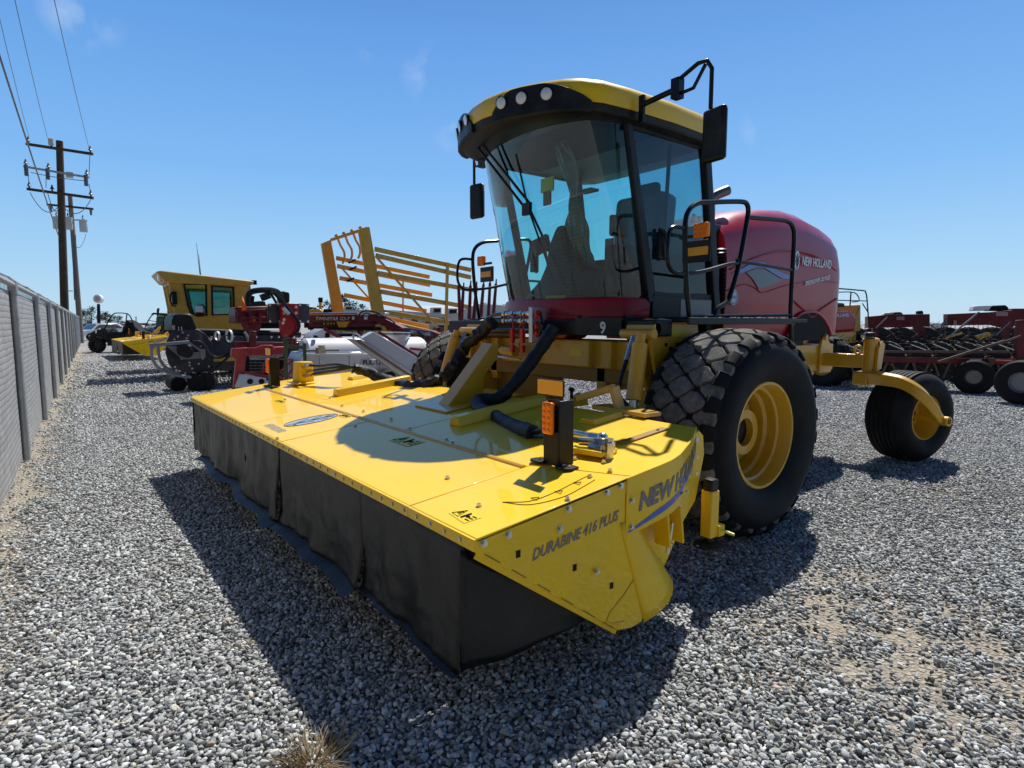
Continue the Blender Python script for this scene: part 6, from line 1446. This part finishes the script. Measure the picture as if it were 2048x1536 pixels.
# --- buildings
T=thing('warehouse',gnd(985,80),'pale grey warehouse with a low gable roof left of the windrower cab','building')
f=PF(880,75,1040,82); t=MB(); f.poly(t,[(900,636),(932,617),(960,608.5),(1000,611),(1040,617),(1040,668),(900,668)],0,20); t.build('walls',CON,T)
t=MB(); f.poly(t,[(898,636),(932,616),(960,607.5),(1000,610),(1042,616),(1042,617.5),(1000,611.5),(960,609),(932,617.8),(898,638)],-.4,21); t.build('roof',mat('white_roof_sheet',(.62,.63,.64),.5),T)
for x_,y_ in((936,614),(970,608),(990,609),(1008,611)): t=MB(); t.cyl(f.q(x_,y_,1),f.q(x_,y_-2.5,1),.25,n=8); t.build('roof_vent',ALU,T)
f=PF(640,66,920,72)
T=thing('office_building',gnd(800,70),'long low beige building with rooftop air conditioners behind the rack','building')
t=MB(); f.poly(t,[(640,622),(780,622),(900,630),(915,632),(915,668),(640,668)],0,14); t.build('walls',WAL,T)
t=MB(); f.poly(t,[(638,620),(780,620),(918,630),(918,634),(780,625),(638,625)],-.5,15); t.build('parapet',CON,T)
for a,b_,y0,y1 in((866,883,615,627),(897,915,617,629),(690,706,612,621)):
    t=MB(); f.poly(t,[(a,y0),(b_,y0),(b_,y1),(a,y1)],2,1.5); ac=t.build('air_conditioner',mat('tan_housing',(.40,.37,.31),.6),T)
    t=MB(); f.poly(t,[(a+2,y0+2.5),(b_-2,y0+2.5),(b_-2,y1-2.5),(a+2,y1-2.5)],1.95,.04); t.build('grille',DKD,ac)
for k in range(9): t=MB(); a=655+k*28; f.poly(t,[(a,636),(a+12,636),(a+12,646),(a,646)],-.06,.1); t.build('window',mat('dark_window',(.03,.04,.05),.1,coat=1),T)
car(895,38,'silver car parked behind the far end of the rack rails',SCR,R_(60),None)
f=PF(1870,70,1910,70); T=thing('distant_shed',gnd(1888,70),'small beige shed seen between the two red rakes','building')
t=MB(); f.poly(t,[(1882,648),(1897,648),(1897,668),(1882,668)],0,5); t.build('walls',WAL,T); t=MB(); f.poly(t,[(1881,646.5),(1898,646.5),(1898,648.5),(1881,648.5)],-.2,5.4); t.build('roof',CON,T)
# --- right side: wheel rakes
def rakewheel(par,c,r,ax,lean=0):
    t=MB(); ax=nrm(ax); u=nrm(np.cross(ax,(0,0,1))); v=nrm(np.cross(ax,u)); 
    t.lathe([(0,0),(r*.72,.0),(r*.74,.012),(r*.74,-.012),(r*.72,-.012),(0,-.012)],c,ax,28)
    o=t.build('rake_wheel',mat('black_wind_panel',(.012,.02,.026),.5,var=.2),par)
    t=MB()
    for k in range(36):
        a=6.283*k/36; d=u*math.cos(a)+v*math.sin(a); e=u*math.cos(a+.12)+v*math.sin(a+.12); p=V(*c)
        t.tube([p+d*r*.72-ax*.02,p+d*r*.90-ax*.03,p+e*r*1.02+ax*.03],.006,3)
    t.build('tines',DKD,o)
    t=MB()
    for k in range(18): a=6.283*k/18; d=u*math.cos(a)+v*math.sin(a); t.box(V(*c)+d*r*.76-ax*.02,(.035,.035,.02))
    t.build('tine_clips',ZNC,o)
    t=MB(); t.lathe([(r*.74,-.02),(r*.76,-.02),(r*.76,.02),(r*.74,.02),(r*.74,-.02)],c,ax,36); 
    for k in range(3): a=.5+2.09*k; d=u*math.cos(a)+v*math.sin(a); t.beam(V(*c)-ax*.03,V(*c)+d*r*.72-ax*.03,.03,.02,up=ax)
    t.build('wheel_spokes',mat('rusty_brown_steel',(.14,.085,.06),.7,var=.3),o)
    return o
RST=MATS['rusty_brown_steel'] if 'rusty_brown_steel' in MATS else mat('rusty_brown_steel',(.14,.085,.06),.7,var=.3)
def rake(f,label,n,px0,dpx,cy,r,beamy,D):
    T=thing('wheel_rake',f.q(px0,780),label,'wheel rake','wheel rakes in a row'); T.location.z=0; ORG[T.name][2]=0
    for k in range(n):
        c=f.q(px0+k*dpx,cy,.0); c[2]=r*1.04; rakewheel(T,c,r,f.b*.85+f.a*.5)
        t=MB(); p=c+V(0,0,0); t.beam(p-f.b*.06,f.q(px0+k*dpx-8,beamy+4,-.0)+f.b*.0,.04,.05); t.build('wheel_arm',RST,T)
    return T
f=PF(1640,14.2,2060,12.6)
T=rake(f,'nearest dark red wheel rake with its row of black spiked wheels on the right',9,1668,51,727,.60,722,13)
t=MB(); f.L(t,(1640,717),(2060,724),.12,.12,-.35); t.build('main_frame_beam',RE2,T,bevel=.01)
t=MB(); f.L(t,(1640,703),(2015,704),.035,.05,-.3); t.build('tan_bar',RST,T)
for k in range(8): t=MB(); f.L(t,(1690+k*44,688+ (k%2)),(1720+k*44,700),.018,.018,-.32); t.build('spring_rod',ZNC,T)
t=MB(); t.add([f.q(1939,718,-.42),f.q(1963,718,-.42),f.q(1963,727,-.42),f.q(1939,727,-.42)],[(0,1,2,3)]); t.build('white_sticker',LDC,T,fix=False)
t=MB(); f.L(t,(1981,716),(1981,730),.12,.10,-.42); t.build('tan_clamp',RST,T)
t=MB(); t.cyl(f.q(1990,722,-.45),f.q(2028,723,-.45),.03,n=10); t.build('cylinder',RE3,T)
t=MB(); f.L(t,(2040,640),(2040,740),.12,.14,-.3); f.L(t,(2035,650),(2060,650),.1,.1,-.3); t.build('upright_frame',RE2,T,bevel=.01)
t=MB(); f.L(t,(1877,724),(2010,682),.05,.05,-.8); f.L(t,(2008,684),(2042,672),.03,.04,-.8); t.build('folding_prop',RST,T)
for k in range(9):
    t=MB(); f.L(t,(1690+k*42,726),(1676+k*42,756),.03,.04,-.36); f.L(t,(1700+k*42,726),(1710+k*42,752),.03,.04,-.36); t.build('lower_arm',RST,T)
c=f.q(1947,763,-.5); c[2]=.36; wheel(T,c,.36,.22,f.b*.95+f.a*.3,STL,rr=.45)
f2=PF(1900,11.6,2060,10.9); c=f2.q(2044,776,0); c[2]=.41; wheel(T,c,.41,.26,f2.b*.95+f2.a*.35,GRY,rr=.45)
f=PF(1640,16.5,2060,15.2)
T=rake(f,'farther dark red wheel rake behind the nearest spiked wheels',8,1690,48,712,.60,690,16)
t=MB(); f.poly(t,[(1736,633),(1782,629),(1860,628),(1860,653),(1848,652),(1846,662),(1836,662),(1834,654),(1736,656)],0,.3); t.build('toolbar_box',RE2,T,bevel=.01)
t=MB(); f.poly(t,[(1896,628),(1990,624),(2024,620),(2025,617),(2062,617),(2062,652),(2030,652),(2020,658),(1990,650),(1896,651)],-.2,.3); t.build('toolbar_box',RE2,T,bevel=.01)
t=MB(); f.poly(t,[(1783,630),(1790,624),(1804,624),(1808,630)],.05,.25); t.build('black_cover',DKD,T,bevel=.04); t=MB(); f.poly(t,[(1837,622),(1846,621),(1848,628),(1836,628)],.0,.2); t.build('black_cap',DKD,T,bevel=.02); t=MB(); f.poly(t,[(1976,622),(1984,611),(2012,610),(2018,614),(2019,622)],-.1,.3); t.build('black_cover',DKD,T,bevel=.04)
t=MB(); f.poly(t,[(1945,622),(1949,612),(1985,611),(1978,621)],-.12,.25); f.poly(t,[(1765,630),(1772,625),(1791,624),(1785,630)],.03,.2); t.build('white_cover',WHT,T,bevel=.02)
t=MB()
for a,y,w_,h_ in((1793,633,16,7),(1992,624,24,8),(1907,641,6,9)): t.add([f.q(a,y,-.24 if a>1890 else -.01),f.q(a+w_,y,-.24 if a>1890 else -.01),f.q(a+w_,y+h_,-.24 if a>1890 else -.01),f.q(a,y+h_,-.24 if a>1890 else -.01)],[(0,1,2,3)])
t.build('faded_label',mat('pinkish_label',(.45,.25,.27),.5),T,fix=False)
t=MB(); f.L(t,(1900,672),(1958,624),.035,.035,-.5); f.L(t,(1752,656),(1775,634),.03,.03,-.2); f.L(t,(1992,670),(2020,644),.025,.025,-.4); t.build('diagonal_rod',GRY,T)
t=MB(); f.T(t,[(1880,664),(1886,646),(1894,636),(1898,634)],.012,-.2); f.T(t,[(1884,662),(1890,646),(1898,640)],.012,-.2); f.T(t,[(1862,650),(1872,658),(1878,668)],.012,-.2); t.build('hydraulic_hose',HOS,T)
t=MB(); f.poly(t,[(1952,672),(1978,664),(1984,670),(1960,680)],-.4,.1); f.L(t,(1890,676),(1924,666),.05,.05,-.4); t.build('yellow_bracket',YOL,T)
for a in(1842,2010,1750): t=MB(); f.L(t,(a,655),(a,750),.12,.14,.1); t.build('leg',RE2,T)
for a in(1760,1990): c=f.q(a,750,.3); c[2]=.36; wheel(T,c,.36,.22,f.b,WHT)
# fuzzy tine tops between the rakes are the spiked wheels of a third rake
f=PF(1640,18.5,2060,17.5)
T=rake(f,'third wheel rake whose spikes just show above the other two',8,1705,46,700,.76,680,18)
t=MB(); f.L(t,(1690,690),(2060,690),.12,.12,0); t.build('main_frame_beam',RE2,T)
# other windrower, only hood and rails in view
f=PF(1660,14.6,1740,15.4)
T=thing('second_windrower',f.q(1690,760),'another red and yellow windrower partly hidden behind the big red hood','windrower'); T.location.z=0; ORG[T.name][2]=0
t=MB(); f.poly(t,[(1640,622),(1700,622),(1712,628),(1714,645),(1709,664),(1640,668)],0,1.3); hd=t.build('hood',RED,T,bevel=.08,seg=3)
t=MB(); f.poly(t,[(1709,640),(1722,608),(1722,662),(1709,666)],.2,1.0); f.poly(t,[(1690,618),(1694,612),(1719,609),(1721,640),(1705,640)],.6,.8); t.build('yellow_frame',YOL,T,bevel=.03)
t=MB(); f.poly(t,[(1640,604),(1690,606),(1691,614),(1640,614)],.3,.8); t.build('black_intake',GRN if 0 else BLK,T,bevel=.04)
u=f.q(1698,633,-.02)-f.q(1645,634,-.02); text(hd,'lettering','NEW HOLLAND',LDC,f.q(1645,634,-.005),u,UP,.07,width=np.linalg.norm(u),bold=.03,n=-f.b,lift=.006)
t=MB(); f.T(t,[(1640,574),(1676,577),(1724,581),(1731,584),(1734,598),(1737,640)],.018,.2,6,2); f.T(t,[(1650,600),(1734,602)],.014,.2,6,0); f.T(t,[(1668,585),(1690,584),(1708,585),(1716,592),(1718,602),(1704,604)],.014,.25,6,2); f.T(t,[(1702,584),(1700,612)],.018,.25,6,0); f.T(t,[(1725,607),(1737,626)],.014,.2,6,0); t.build('handrail',BLG,T)
for a,bb in((1650,-.3),(1650,1.6),(1712,.2)): c=f.q(a,730,bb); c[2]=.6; wheel(T,c,.6,.4,f.a,YOL,lugs=18)
t=MB(); f.poly(t,[(1640,664),(1712,664),(1712,690),(1640,690)],.1,1.1); t.build('chassis',YE2,T)
# pale leaf and scrap of paper
o=pl(1553,1376,2,.03); tag(MB().add([o+V(-.02,-.008,0),o+V(.015,-.014,.008),o+V(.02,.008,.01),o+V(-.012,.014,.003)],[(0,1,2,3)]).build('dry_leaf',mat('pinkish_leaf',(.5,.38,.33),.8),solid=.002,fix=False),'small pale pinkish leaf lying on the gravel right of the mower','leaf')
o=pl(455,1240,2,.03); tag(MB().add([o+V(-.03,-.01,0),o+V(.02,-.02,.01),o+V(.03,.015,.01),o+V(-.02,.02,.0)],[(0,1,2,3)]).build('dry_leaf',MATS['pinkish_leaf'],solid=.002,fix=False),'small orange pink leaf at the shadow edge left of the mower','leaf')
